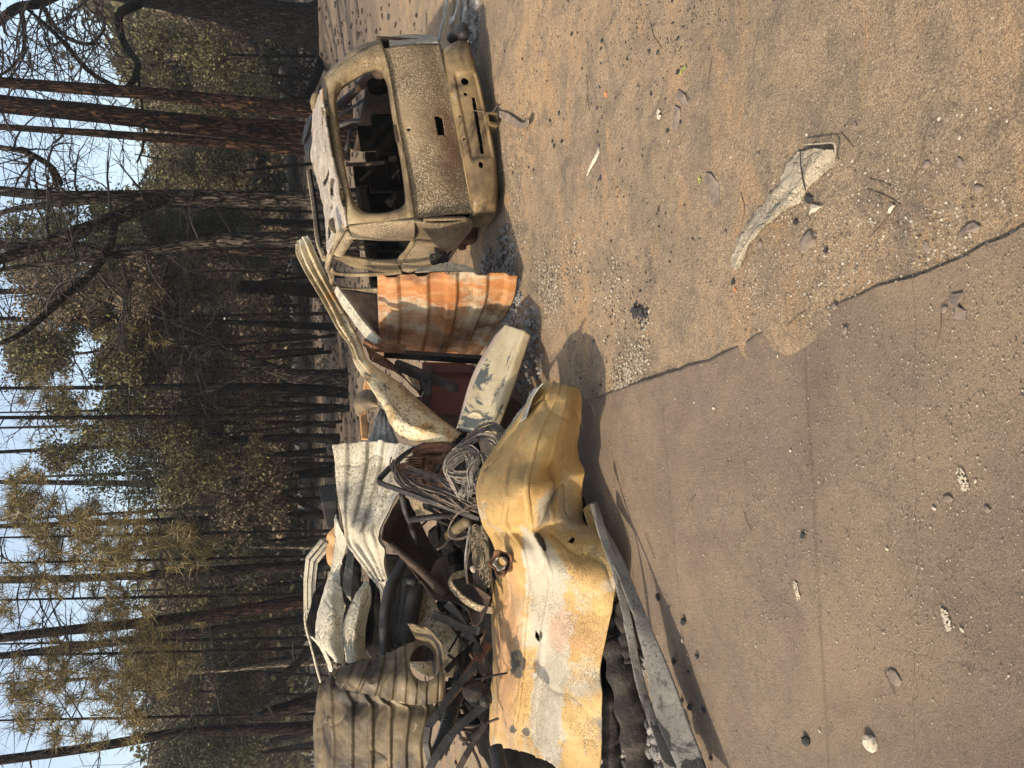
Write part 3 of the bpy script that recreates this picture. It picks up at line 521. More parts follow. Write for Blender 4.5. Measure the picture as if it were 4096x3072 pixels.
# ---- inside: floor, front structure, inner arches, seats
mb=MB(); mb.box(L2W(.88,1.4,.22),cA*1.7,cF*2.6,cU*.03); put('floor',mb,'interior',car)
mb=MB(); mb.box(L2W(.88,2.75,.55),cA*1.6,cF*.2,cU*.62); mb.box(L2W(.88,2.62,.85),cA*1.5,cF*.3,cU*.1); put('dashboard',mb,'interior',car)
def RB(x,y,f): return rear(z1(x,y),f)
mb=MB(); mb.tube(cr([RB(500,700,.9),RB(600,590,.75),RB(700,480,.55),RB(800,420,.35),RB(900,400,.2)],14),[.035]*5+[.05]*5+[.07]*4,8); put('inner_right_pillar',mb,'brown',car,True)
mb=MB(); mb.tube(cr([RB(440,700,1.6),RB(520,640,1.2),RB(620,560,.9)],8),.03,6);mb.tube([RB(450,800,2.1),RB(620,700,1.7),RB(700,640,1.4)],.018,6); mb.tube([RB(455,890,2.2),RB(580,850,2.2),RB(700,840,2.0)],.03,6); mb.tube([RB(520,1110,2.3),RB(560,930,2.3)],.03,6); put('far_door_frame',mb,'soot_metal',car,True)
mb=MB(); mb.tube([RB(800,535,.5)-cA*.05,RB(800,535,.5)+cA*.03],[.10,.10],20); mb.tube([RB(800,535,.5)-cA*.07,RB(800,535,.5)-cA*.05],[.06,.06],16); put('wheel_house_speaker',mb,'interior',car,True)
def seat(ca,cf):
    s=MB(); c=L2W(ca,cf,0); 
    s.box(c+cU*.62+cF*.0,cA*.46,cF*.09,cU*.60); s.box(c+cU*.99+cF*.03,cA*.26,cF*.06,cU*.16); s.box(c+cU*.36+cF*.24,cA*.48,cF*.48,cU*.09)
    for q in (-.2,.2): s.tube([c+cA*q+cU*.3-cF*.02,c+cA*q+cU*.88-cF*.05],.02,6)
    for h in (.45,.58,.7): s.tube([c-cA*.2+cU*h-cF*.05,c+cA*.2+cU*h-cF*.05],.011,6)
    o=put('seat_frame',s,'interior',car); bevel(o,.02,2)
seat(1.12,1.55); seat(.45,1.6); seat(1.2,.85)
mb=MB(); mb.tube([RB(515,1235,.9),RB(690,1235,.9),RB(860,1215,.8)],.02,6); mb.bar(RB(900,1190,.6),RB(960,1180,.6),.05,.04); mb.tube([RB(640,1380,.8),RB(740,1290,.8)],.014,6); mb.bar(RB(930,1350,.5),RB(985,1290,.5),.05,.02); put('burnt_rails',mb,'brown',car)
mb=MB()
for i in range(110):
    c=L2W(random.uniform(.1,1.7),random.uniform(.3,2.5),random.uniform(.24,.5)); mb.rock(c,random.uniform(.04,.18),random.uniform(.04,.18),random.uniform(.04,.16),i,6,4,.5)
mb.box(L2W(.3,1.2,.5),cA*.3,cF*.7,cU*.35)
put('burnt_cargo',mb,'interior',car)
mb=MB(); mb.tube(cr([L2W(1.9,.2,.12),L2W(1.85,-.05,.08),L2W(1.72,-.1,.1)],8),.055,10); put('exhaust_pipe',mb,'soot_metal',car,True)
# ---------------------------------------------------------------- SHEET METAL AND WRECKAGE PILE
def top(name,C,mat,label,cat,group=None,**k): return meta(sheet(name,C,mat,None,**k),label,cat,group)
def topm(name,mb,mat,label,cat,group=None,smooth=False,kind=None): return meta(put(name,mb,mat,None,smooth),label,cat,group,kind)
def rowsZ(rg,rows,zs): return [[gp(rg(x,y),z) for (x,y),z in zip(r,zr)] for r,zr in zip(rows,zs)]
def rowsY(rg,rows,Ys): return [[pt(rg(x,y),Y) for (x,y),Y in zip(r,Yr)] for r,Yr in zip(rows,Ys)]
# ochre panel
rA=[((740,265),(800,266),(860,280),(940,308),(1015,340)),((640,360),(740,380),(850,390),(950,405),(1052,420)),((520,520),(640,545),(780,570),(930,590),(1045,620)),
    ((360,740),(520,755),(700,775),(880,795),(1015,820)),((215,950),(420,970),(650,985),(850,990),(1035,960)),((128,1170),(350,1195),(600,1205),(850,1195),(1108,1110)),
    ((122,1330),(350,1360),(600,1370),(850,1370),(1085,1330)),((150,1500),(330,1510),(600,1510),(860,1500),(1070,1480))]
zA=[(.34,.34,.32,.28,.20),(.42,.42,.38,.31,.19),(.52,.52,.46,.36,.19),(.62,.64,.57,.42,.20),(.74,.74,.64,.46,.20),(.84,.84,.72,.46,.18),(.86,.86,.70,.44,.17),(.84,.82,.66,.42,.17)]
rB=[((125,170),(260,190),(420,190),(600,180),(790,170)),((190,300),(330,310),(480,320),(660,310),(880,270)),((196,460),(340,470),(520,480),(730,470),(950,440)),((186,650),(340,650),(500,660),(720,650),(937,620)),
    ((178,850),(330,850),(480,860),(700,860),(893,840)),((180,1050),(330,1050),(470,1060),(680,1060),(851,1050)),((172,1250),(320,1250),(450,1250),(660,1250),(860,1220)),((165,1450),(310,1450),(440,1455),(650,1460),(852,1450)),
    ((178,1537),(330,1550),(480,1600),(650,1720),(838,1850))]
zB=[(.76,.72,.62,.42,.20),(.70,.70,.58,.40,.18),(.66,.66,.54,.38,.16),(.62,.62,.50,.36,.20),(.62,.60,.48,.36,.22),(.62,.60,.48,.36,.22),(.62,.60,.48,.38,.24),(.60,.58,.48,.38,.24),(.58,.56,.46,.38,.26)]
C=rowsZ(z6,rA,zA)+rowsZ(z7,rB,zB)
def yel(S,T,G):
    d=.012*rib(T+.04*np.sin(S*7),5,.12)*np.clip((.75-T)*4,0,1)
    d=d+.03*np.exp(-((T-.62-.1*np.sin(S*9))/.05)**2)*np.clip(np.sin(S*math.pi*1.4),0,1)*(S>.3)
    d=d-.06*np.exp(-(((S-.34)/.05)**2+((T-.9)/.14)**2))-.045*np.exp(-(((S-.27)/.03)**2+((T-.72)/.12)**2))
    return d
top('metal_sheet',C,'yellow','large ochre bent metal panel lying across the front of the pile','metal panel',thick=.008,nr=300,nc=130,crumple=(.034,2.4),seed=3,extra=yel,rag=.008,
    hole=lambda S,T,G:(vnoise(G,5.5,12,3)>.52)&(S>.36)&(S<.75)&(T>.45)&(T<.85))
# speckled lower flap under the panel's edge
top('folded_flap',rowsZ(z7,[((745,60),(780,30),(838,60)),((770,140),(810,150),(885,230)),((800,260),(860,290),(940,420)),((800,420),(880,450),(962,540)),((780,600),(850,610),(925,650))],
    [(.20,.14,.08),(.20,.14,.07),(.20,.14,.06),(.2,.14,.06),(.22,.16,.08)]),'paleyellow','narrow ochre flap folded under the lower edge of the big panel','metal panel',thick=.006,nr=60,nc=30,crumple=(.015,5))
top('dark_flap',rowsZ(z6,[((640,340),(700,310),(720,300)),((430,640),(560,530),(620,420)),((330,780),(450,680),(560,600))],[(.40,.42,.46),(.44,.47,.52),(.5,.54,.58)]),'grey','dusty flap behind the top of the ochre panel','metal panel',thick=.006,nr=40,nc=16,crumple=(.02,5))
# pale trims lying on the ground in front
def trim(name,L,R,zl,zr,mat,label,cat='trim strip',lip=.03,**k):
    a=cr([gp(z7(x,y),z) for (x,y),z in zip(L,zl)],8); b=cr([gp(z7(x,y),z) for (x,y),z in zip(R,zr)],8)
    C=[[a[i],a[i]*.75+b[i]*.25+np.array([0,0,lip]),a[i]*.4+b[i]*.6+np.array([0,0,lip*.7]),b[i]] for i in range(8)]
    return top(name,C,mat,label,cat,**k)
trim('trim_strip',[(860,160),(930,350),(1010,540),(1080,760),(1140,1050),(1200,1330),(1330,1659),(1420,1900)],[(885,170),(1000,380),(1085,590),(1170,790),(1300,1110),(1400,1380),(1505,1659),(1590,1900)],
     (.20,.20,.20,.20,.20,.20,.20,.20),(.14,.15,.15,.15,.15,.14,.14,.14),'trim','broad pale grey trim strip lying along the road in front of the ochre panel',thick=.01,nr=200,nc=24,crumple=(.012,5),hole=lambda S,T,G:(vnoise(G,8,31,3)>.45)&(S>.8)&(T>.3))
trim('gutter_strip',[(815,20),(870,230),(940,420),(1000,650),(1060,960),(1115,1200),(1200,1450),(1270,1659)],[(832,10),(900,220),(975,420),(1045,720),(1100,1010),(1165,1250),(1260,1480),(1345,1659)],
     (.24,.23,.22,.20,.18,.17,.15,.14),(.20,.20,.18,.17,.15,.14,.13,.12),'trim','narrow pale gutter strip lying between the ochre panel and the broad trim',thick=.008,nr=180,nc=16,crumple=(.008,7))
for (x,y,r) in ((1335,1480,.035),(1400,1520,.045),(1435,1560,.04),(1465,1620,.02)):
    c=gp(z7(x,y),.1); mb=MB(); mb.tube([c-np.array([.02,.02,.0]),c+np.array([.01,.0,.02])],[r,r*.8],12); mb.tube([c+np.array([.0,-.01,.01]),c+np.array([.012,-.015,.03])],[r*.6,r*.5],12); topm('roller',mb,'soot_metal','sooty round roller in the broken end of the pale trim strip','roller','rollers in the broken end of the trim strip',smooth=True)
# pale tray leaning up behind the ochre panel (long box channel with embossed ring)
T0=gp(z2(1935,1085),.42); 
tr=[((1935,1085),(1850,1200)),]
# corners in z3 frame: top end (1930,0)-(2080,45)-(1850,90); lower end (1490,930)-(1650,980)
a=[pt(z3(1925,-5),6.05),pt(z3(1838,75),6.25),pt(z3(2085,45),5.75)]   # far end: ridge, left low, right
cA1=cr([pt(z3(1928,0),6.0),pt(z3(1700,420),5.95),pt(z3(1510,900),5.85)],10)   # left edge of face
cB1=cr([pt(z3(2082,50),5.75),pt(z3(1930,480),5.72),pt(z3(1760,930),5.68)],10) # right edge of face
cL1=cr([pt(z3(1840,90),6.22),pt(z3(1640,440),6.15),pt(z3(1490,930),6.05)],10) # left flank edge
nrm=unit(np.cross(cB1[0]-cA1[0],cA1[-1]-cA1[0])); nrm=nrm if nrm[1]<0 else -nrm
tray=thing('metal_tray',(*((cA1[-1]+cB1[-1])/2)[:2],0),'long cream metal tray with a dark patch and embossed ring, leaning behind the ochre panel','metal tray')
lip=[cB1[i]-nrm*.05+unit(cB1[i]-cA1[i])*.03 for i in range(10)]
C=[[cA1[i],cA1[i]*.97+cB1[i]*.03,cA1[i]*.6+cB1[i]*.4,cA1[i]*.2+cB1[i]*.8,cB1[i]*.95+cA1[i]*.05+nrm*.01,cB1[i]] for i in range(10)]
q=pt(z3(1648,868),5.78)
sheet('tray_face',C,'boxcream',tray,thick=.006,nr=160,nc=50,crumple=(.003,9),extra=lambda S,T,G:.012*np.exp(-((np.linalg.norm(G-q,axis=2)-.085)/.010)**2))
sheet('tray_flank',[[cA1[i],cA1[i]*.5+cL1[i]*.5,cL1[i]] for i in range(10)],'pinklit_cream',tray,thick=.006,nr=60,nc=10,crumple=(.003,6))
sheet('tray_flank',[[cB1[i]+nrm*.012,cB1[i]+unit(cB1[i]-cA1[i])*.035+nrm*.01,cB1[i]+unit(cB1[i]-cA1[i])*.045-nrm*.06] for i in range(10)],'boxcream',tray,thick=.006,nr=60,nc=10)
mb=MB(); e=[cA1[-1],cB1[-1],cB1[-1]-nrm*.10,cL1[-1]]; mb.add(e+[x-np.array([0,0,.01]) for x in e],[(0,1,2,3),(7,6,5,4),(0,4,5,1),(1,5,6,2),(2,6,7,3),(3,7,4,0)]); put('end_cap',mb,'boxcream',tray)
mb=MB(); P=cr([pt(z3(2090,150),5.78),pt(z3(2010,430),5.75),pt(z3(1900,680),5.7),pt(z3(1790,890),5.65)],20)
for i in range(19): mb.bar(P[i],P[i+1],.045,.012,(0,-.4,1))
topm('bent_strip',mb,'boxcream','thin curved cream strip beside the cream tray','metal strip')
# orange corrugated sheet standing against the car
oc=[[(788,655),(795,830),(800,1060),(810,1290),(815,1370)],[(1100,645),(1115,850),(1120,1060),(1080,1290),(1060,1380)],[(1400,625),(1400,860),(1380,1080),(1330,1300),(1300,1390)],[(1700,625),(1690,860),(1620,1080),(1560,1260),(1500,1400)],[(2030,630),(1985,880),(1860,1080),(1740,1270),(1640,1420)]]
Yc=[(6.55,6.75,7.05,7.35,7.45),(6.42,6.64,6.95,7.28,7.4),(6.32,6.54,6.86,7.2,7.34),(6.26,6.50,6.84,7.15,7.34),(6.22,6.50,6.86,7.2,7.4)]
top('corrugated_sheet',rowsY(z2,oc,Yc),'orange','rust-orange corrugated sheet standing upright against the burnt car','corrugated sheet',thick=.006,nr=190,nc=90,ribs=(0,4.6,-.035,.26),crumple=(.016,2.4),rag=.006)
top('crumpled_scrap',rowsY(z2,[((1150,610),(1300,575),(1400,555),(1560,575),(1660,610)),((1130,640),(1300,630),(1420,620),(1560,625),(1670,640))],[(6.4,6.42,6.45,6.45,6.45),(6.38,6.38,6.38,6.38,6.38)]),'cream','crumpled cream scrap behind the edge of the orange sheet','scrap',thick=.01,nr=20,nc=50,crumple=(.03,7))
# big twisted sheet rising to the right, and the thin strip behind it
tw=[[(175,300),(140,340),(105,345)],[(235,430),(160,440),(90,470)],[(330,640),(250,650),(140,600)],[(440,860),(380,880),(290,860)],[(560,1080),(500,1110),(440,1120)],[(655,1250),(600,1290),(540,1260)]]
TW=rowsY(z2,tw,[(7.05,7.1,7.15),(6.98,7.02,7.1),(6.9,6.92,7.0),(6.8,6.8,6.85),(6.7,6.66,6.7),(6.6,6.52,6.6)])
tw2=[[(730,330),(660,330),(590,290)],[(880,420),(770,470),(670,420)],[(1060,560),(900,620),(750,560)],[(1200,690),(1020,790),(850,720)],[(1320,800),(1150,890),(930,910)],[(1440,910),(1330,960),(1180,1035)],[(1530,1000),(1490,1010),(1430,1030)]]
TW+=rowsY(z3,tw2,[(6.55,6.42,6.5),(6.5,6.3,6.42),(6.42,6.16,6.3),(6.32,6.02,6.2),(6.2,5.92,6.15),(6.05,5.9,6.05),(5.95,5.88,5.95)])
top('twisted_sheet',TW,'gold','long twisted golden-grey sheet sloping up from the engine to the car roof','metal sheet',thick=.007,nr=240,nc=60,crumple=(.035,3.2),seed=8,rag=.012,extra=lambda S,T,G:.02*np.sin(T*17)*(S<.5)+.03*np.sin(T*9+S*4)*(S>.5))
tws=bpy.data.objects['twisted_sheet']
bf=[[pt(z3(x,y),Y+q) for q in (.06,.4,.85)] for x,y,Y in ((590,230,6.6),(700,330,6.5),(820,480,6.35),(960,640,6.2),(1120,790,6.05),(1250,900,6.0))]
sheet('shade_fold',bf,'brown',tws,thick=.006,nr=50,nc=24,crumple=(.02,4))  # unseen sheet added behind the twist to shade the orange sheet
for (x,y,l) in ((540,180,0),(740,330,0),(1020,840,1),(1060,770,1),(1115,690,1),(1180,640,1)):
    c=pt(z3(x,y),5.95 if x>900 else 6.4); mb=MB(); mb.tube([c,c+np.array([.045,-.03,-.02])],.004,5); put('screw',mb,'soot_metal',tws)
top('dark_fold',rowsY(z3,[((690,190),(720,260),(740,300)),((900,330),(960,390),(1000,450)),((1080,500),(1110,540),(1130,570)),((1200,600),(1190,640),(1195,680))],[(6.9,6.8,6.6),(6.85,6.7,6.5),(6.7,6.6,6.4),(6.5,6.45,6.35)]),'rust','rusty folded edge hanging behind the twisted golden sheet','metal sheet',thick=.006,nr=40,nc=16,crumple=(.02,6))
mb=MB(); P=cr([pt(z2(430,800),7.7),pt(z2(560,970),7.5),pt(z2(660,1110),7.3),pt(z2(805,1275),7.0)],16)
for i in range(15): mb.bar(P[i],P[i+1],.11,.03,(0,-.5,1))
topm('grey_beam',mb,'cream','narrow grey-white beam sloping down behind the twisted golden sheet','beam')
# dark brown panel behind that beam
top('dark_sheet',rowsY(z2,[((430,790),(600,800),(790,830)),((560,960),(680,980),(800,1000)),((700,1150),(760,1160),(810,1180)),((800,1290),(810,1300),(815,1310))],[(7.9,7.8,7.7),(7.8,7.7,7.6),(7.6,7.5,7.5),(7.4,7.4,7.4)]),'brown','dark scorched sheet between the grey beam and the orange sheet','metal sheet',thick=.006,nr=30,nc=30,crumple=(.02,4))
# beams and maroon cabinet in the shadowed hollow
mb=MB(); P=[pt(z3(680,150),6.7),pt(z3(760,200),6.65),pt(z3(1045,215),6.6)]; mb.bar(P[0],P[1],.07,.03); mb.bar(P[1],P[2],.07,.03); topm('rusty_beam',mb,'rust','short rusty beam crossing under the orange sheet','beam')
mb=MB(); mb.bar(pt(z3(855,250),6.75),pt(z3(1725,310),6.7),.10,.04); topm('steel_beam',mb,'soot_metal','long dark steel beam lying across the hollow below the orange sheet','beam')
mb=MB(); mb.bar(pt(z3(960,350),6.6),pt(z3(1280,480),6.4),.09,.05); mb.bar(pt(z3(1280,480),6.4),pt(z3(1500,560),6.2),.07,.05); topm('charred_beam',mb,'charlog','charred sloping beam in the hollow behind the twisted golden sheet','beam')
cab=thing('maroon_cabinet',(*gp(z3(1500,800),0)[:2],0),'maroon burnt metal cabinet standing in the dark hollow of the pile','cabinet')
a_,b_,c_,d_=pt(z3(1285,400),6.75),pt(z3(1700,410),6.6),pt(z3(1640,900),6.2),pt(z3(1250,900),6.3)
mb=MB(); dn=np.array([.1,.5,0]); mb.add([a_,b_,c_,d_,a_+dn,b_+dn,c_+dn,d_+dn],[(0,3,2,1),(4,5,6,7),(0,1,5,4),(1,2,6,5),(2,3,7,6),(3,0,4,7)]); bevel(put('cabinet_body',mb,'maroon',cab),.015)
mb=MB(); mb.bar(pt(z3(1300,380),6.65),pt(z3(1650,385),6.55),.07,.03); put('cabinet_rim',mb,'maroon',cab); mb=MB(); mb.bar(pt(z3(1655,395),6.55),pt(z3(1710,400),6.5),.05,.04); put('cabinet_latch',mb,'black',cab)
mb=MB(); mb.tube([pt(z3(1265,370),6.5),pt(z3(1260,600),6.3),pt(z3(1225,640),6.3)],.02,6); mb.bar(pt(z3(1180,470),6.5),pt(z3(1195,600),6.4),.1,.02); topm('grey_bracket',mb,'soot_metal','sooty grey bracket left of the maroon cabinet','bracket')
top('orange_scrap',rowsY(z3,[((1060,450),(1170,460)),((1110,530),(1170,520)),((1160,580),(1175,560))],[(6.55,6.5),(6.5,6.45),(6.45,6.42)]),'orange','small orange scrap hanging behind the twisted golden sheet','scrap',nr=16,nc=16,crumple=(.01,9))
top('scorched_sheet',[[pt(z3(1130,640),6.95),pt(z3(1300,760),6.45),pt(z3(1500,960),6.0)],[np.array([*pt(z3(1130,640),6.95)[:2],.45]),np.array([*pt(z3(1300,760),6.45)[:2],.4]),np.array([*pt(z3(1500,960),6.0)[:2],.35])],[np.array([*pt(z3(1130,640),6.95)[:2],0]),np.array([*pt(z3(1300,760),6.45)[:2],0]),np.array([*pt(z3(1500,960),6.0)[:2],0])]],'brown','upright sheet added to shade the dark hollow below the twisted golden sheet','metal sheet',thick=.008,nr=30,nc=30,crumple=(.03,3))  # mostly hidden wall, added to darken the hollow and the orange sheet
# things standing up behind the twisted sheet
top('curled_roll',rowsY(z3,[((620,610),(660,590),(720,580),(780,600)),((580,690),(640,670),(720,680),(800,700)),((590,760),(620,740),(700,740),(810,730)),((635,810),(650,790),(700,760),(830,730)) ],[(6.9,6.8,6.7,6.6),(6.85,6.65,6.55,6.5),(6.85,6.7,6.6,6.5),(6.9,6.8,6.7,6.6)]),'tan','flared brown roll of sheet sticking out behind the twisted golden sheet','scrap',thick=.008,nr=40,nc=40,crumple=(.03,6))
top('raw_board',rowsY(z3,[((685,480),(745,540)),((665,600),(720,640)),((640,780),(700,790)),((645,880),(712,900)),((655,1015),(712,1012))],[(7.1,7.1),(7.1,7.1),(7.1,7.1),(7.05,7.05),(7.0,7.0)]),'wood','strip of raw orange board behind the white corrugated sheet','board',thick=.02,nr=40,nc=8,crumple=(.01,5))
top('streaked_sheet',rowsY(z3,[((830,740),(850,760),(880,800)),((780,840),(850,850),(910,870)),((730,1000),(850,1005),(970,1010)),((700,1060),(850,1060),(990,1060))],[(6.8,6.75,6.7),(6.75,6.65,6.6),(6.7,6.6,6.5),(6.7,6.6,6.5)]),'grey','black and white streaked sheet above the white corrugated sheet','metal sheet',thick=.006,nr=50,nc=50,ribs=(1,4,.02),crumple=(.015,5))
# white corrugated sheet: fans out, ribs run across
wh=[[(383,160),(640,135),(800,128),(1000,150),(1215,170)],[(405,330),(625,330),(780,330),(930,340),(1130,330)],[(430,540),(600,540),(740,540),(860,560),(1010,600)],[(470,740),(572,740),(690,740),(800,760),(930,760)],[(500,900),(556,900),(650,900),(740,910),(835,975)],[(532,1040),(556,1040),(660,1040),(770,1060),(890,1090)],[(590,1130),(640,1150),(730,1170),(810,1180),(885,1220)],[(740,1320),(770,1320),(820,1330),(870,1340),(915,1370)],[(830,1420),(850,1450),(880,1470),(910,1490),(950,1510)],[(845,1600),(865,1600),(890,1620),(910,1640),(935,1659)]]
Yw=[(6.7,6.55,6.45,6.3,6.1),(6.65,6.5,6.4,6.25,6.05),(6.6,6.45,6.35,6.2,6.0),(6.5,6.4,6.3,6.15,5.95),(6.45,6.35,6.2,6.1,5.95),(6.4,6.35,6.2,6.05,5.9),(6.35,6.25,6.15,6.05,5.9),(6.2,6.15,6.1,6.0,5.9),(6.1,6.05,6.0,5.95,5.85),(6.0,5.98,5.95,5.9,5.8)]
top('white_corrugated_sheet',rowsY(z4,wh,Yw),'cream','whitish corrugated sheet fanning out at the top of the pile','corrugated sheet',thick=.006,nr=200,nc=110,ribs=(1,4.5,.030,.18),crumple=(.022,2.6),rag=.012)
cg='crumpled cream sheets along the top of the pile'
top('crumpled_sheet',rowsY(z4,[((425,790),(440,830),(465,900)),((425,900),(450,930),(520,1030)),((400,1100),(440,1120),(510,1130)),((385,1260),(430,1300),(480,1250)),((340,1440),(400,1440),(480,1440)),((320,1560),(400,1580),(515,1600)),((285,1659),(400,1659),(500,1659))],[(6.6,6.5,6.4)]*7),'cream','crumpled cream sheet hanging left of the white corrugated sheet, beside the orange board','metal sheet',cg,thick=.006,nr=90,nc=40,crumple=(.045,4),seed=5)
top('crumpled_sheet',rowsY(z5,[((330,20),(400,0),(480,60)),((290,170),(380,170),(500,240)),((262,320),(370,330),(495,380)),((255,480),(350,500),(500,500)),((280,560),(370,600),(500,620)),((380,680),(440,720),(505,755))],[(6.5,6.35,6.25),(6.45,6.2,6.15),(6.4,6.1,6.1),(6.35,6.05,6.05),(6.25,6.0,6.0),(6.1,5.95,5.95)]),'cream','grey-green crumpled sheet above the rolled tan sheet, bulging at its middle','metal sheet',cg,thick=.006,nr=90,nc=50,crumple=(.04,3.5),seed=6)
top('crumpled_sheet',rowsY(z5,[((690,0),(715,15),(735,60)),((590,120),(650,130),(747,150)),((540,260),(620,270),(740,240)),((505,420),(590,430),(690,460)),((500,560),(580,560),(680,590)),((505,700),(590,700),(740,690)),((510,760),(590,800),(760,760))],[(6.25,6.2,6.15),(6.2,6.05,6.1),(6.15,5.95,6.05),(6.1,5.9,6.0),(6.05,5.9,6.0),(6.0,5.85,5.95),(6.0,5.85,5.95)]),'cream','creased cream sheet folded in two just above the rolled tan sheet','metal sheet',cg,thick=.006,nr=100,nc=44,crumple=(.035,3.5),seed=7,extra=lambda S,T,G:-.05*np.exp(-((T-.35)/.05)**2))
top('crumpled_sheet',rowsY(z4,[((540,1080),(580,1100),(600,1140)),((520,1200),(550,1200),(590,1200)),((500,1350),(530,1350),(570,1340)),((490,1450),(520,1500),(560,1560))],[(6.6,6.55,6.5)]*4),'grey','narrow grey-white crumpled sheet seen between two larger folds','metal sheet',cg,thick=.006,nr=60,nc=24,crumple=(.03,5),seed=11)
top('crumpled_sheet',rowsY(z5,[((790,0),(850,10),(915,0)),((830,120),(880,120),(950,110)),((845,260),(890,270),(945,280)),((850,420),(880,420),(925,440)),((840,620),(860,620),(880,640))],[(6.1,6.0,5.9)]*5),'cream','long cream tail of sheet running down beside the black hose','metal sheet',cg,thick=.006,nr=60,nc=24,crumple=(.02,5),seed=12)
top('crumpled_sheet',rowsY(z5,[((1140,0),(1200,10),(1260,60)),((1120,160),(1230,180),(1340,300)),((1100,330),(1280,350),(1490,440)),((1060,480),(1250,520),(1520,540)),((1060,640),(1250,700),(1500,700)),((1100,760),(1250,850),(1460,860))],[(6.0,5.9,5.8),(5.95,5.85,5.75),(5.9,5.8,5.7),(5.85,5.75,5.65),(5.85,5.75,5.65),(5.85,5.75,5.65)]),'gold','wide yellowish crumpled sheet behind the hole of the rolled sheet','metal sheet',cg,thick=.006,nr=90,nc=60,crumple=(.04,4),seed=13)
top('orange_board',rowsY(z4,[((425,895),(420,990)),((355,970),(425,1000)),((350,1060),(420,1080)),((355,1200),(415,1170)),((385,1255),(418,1170))],[(6.9,6.85),(6.9,6.85),(6.9,6.85),(6.85,6.8),(6.8,6.8)]),'wood','bright orange board poking above the crumpled cream sheets','board',thick=.02,nr=40,nc=16,crumple=(.008,6))
mb=MB(); a_=[pt(z4(x,y),7.1) for x,y in ((298,680),(445,655),(425,890),(345,915))]; mb.add(a_+[p+np.array([.1,.35,0]) for p in a_],[(0,3,2,1),(4,5,6,7),(0,1,5,4),(1,2,6,5),(2,3,7,6),(3,0,4,7)]); o=topm('steel_box',mb,'soot_metal','dull brown-grey steel box standing behind the white corrugated sheet','box'); bevel(o,.01)
# pale bent window frame
wf=thing('scrap_window',(*gp(z4(300,1500),0)[:2],0),'pale bent window frame sticking up at the top of the pile','window')
mb=MB()
for off,y_ in ((0,0),(.035,.02),(-.035,.02)):
    P=[pt(z4(x,y),6.9) for x,y in ((345,1040),(215,1200),(195,1400),(195,1659),(205,1800))]; P=[p+np.array([off*.7,y_,off]) for p in P]
    for i in range(4): mb.bar(P[i],P[i+1],.028,.05,(0,1,0))
put('frame_rail',mb,'cream',wf)
mb=MB(); P=[pt(z4(x,y),6.95) for x,y in ((375,1240),(250,1300),(240,1500),(230,1659))]
for i in range(3): mb.bar(P[i],P[i+1],.03,.03,(0,1,0))
put('frame_rail',mb,'soot_metal',wf)
top('black_sheet',rowsY(z5,[((360,-120),(330,0),(320,60)),((300,30),(300,70),(310,110)),((225,150),(250,160),(290,150)),((175,400),(210,410),(250,400)),((210,480),(230,485),(250,500))],[(6.8,6.75,6.7)]*5),'black','torn black sheet under the pale bent frame','metal sheet',thick=.01,nr=40,nc=20,crumple=(.03,6),rag=.03)
mb=MB(); mb.tube(cr([pt(z5(x,y),6.7) for x,y in ((190,255),(155,300),(165,420),(215,600),(260,780),(295,900))],24),.012,6); topm('bent_rod',mb,'cream','thin bent rod arching over the top of the pile','rod',smooth=True)
top('pale_edge_strip',rowsY(z5,[((200,490),(225,500)),((280,580),(320,600)),((340,700),(385,720)),((370,800),(405,810))],[(6.5,6.45)]*4),'cream','pale curled strip beside the rolled tan sheet','metal strip',nr=30,nc=8,thick=.01)
# dark brown sheets in the middle
top('scorched_sheet',rowsY(z4,[((1000,610),(1060,640),(1080,700)),((900,780),(1050,800),(1160,820)),((825,1000),(1020,1000),(1230,1000)),((900,1060),(1120,1150),(1330,1180)),((1030,1210),(1200,1250),(1385,1340)),((1160,1380),(1250,1380),(1390,1350))],[(6.0,6.05,6.1),(5.95,6.1,6.2),(5.85,6.05,6.15),(5.8,6.0,6.1),(5.75,5.9,6.0),(5.7,5.8,5.9)]),'brown','big dark brown scorched sheet in the middle of the pile','metal sheet',thick=.008,nr=90,nc=60,crumple=(.03,3),seed=15,rag=.006)
mb=MB(); P=cr([pt(z4(x,y),Y) for x,y,Y in ((910,1050,5.72),(1030,1160,5.68),(1180,1290,5.62),(1290,1400,5.58),(1400,1520,5.52))],24); mb.tube(P,[.02+.0011*i for i in range(24)],10); topm('scorched_channel',mb,'brown','speckled brown channel along the lower edge of the dark scorched sheet','metal strip',smooth=True)
top('wheel_arch',rowsY(z5,[((1170,0),(1250,-60),(1330,-190),(1420,-220)),((1300,160),(1370,60),(1430,20),(1440,-120)),((1400,180),(1480,130),(1520,60),(1540,-20)),((1580,240),(1620,200),(1660,120),(1680,60)),((1640,400),(1700,380),(1760,250),(1800,140))],[(5.6,5.7,5.75,5.7),(5.5,5.6,5.65,5.6),(5.4,5.5,5.5,5.5),(5.3,5.35,5.35,5.3),(5.2,5.2,5.2,5.2)]),'brown','speckled brown wheel arch below the embossed plate','wheel arch',thick=.01,nr=80,nc=60,crumple=(.015,5),seed=16)
mb=MB(); c0=z4
P=cr([pt(z4(x,y),Y) for x,y,Y in ((1570,1310,5.5),(1460,1350,5.48),(1450,1420,5.42),(1560,1540,5.32),(1700,1620,5.25),(1810,1640,5.2))],30)
for i in range(29): mb.bar(P[i],P[i+1],.05,.014,(0,-.6,1))
put('rim_strip',mb,'car',bpy.data.objects['wheel_arch'])
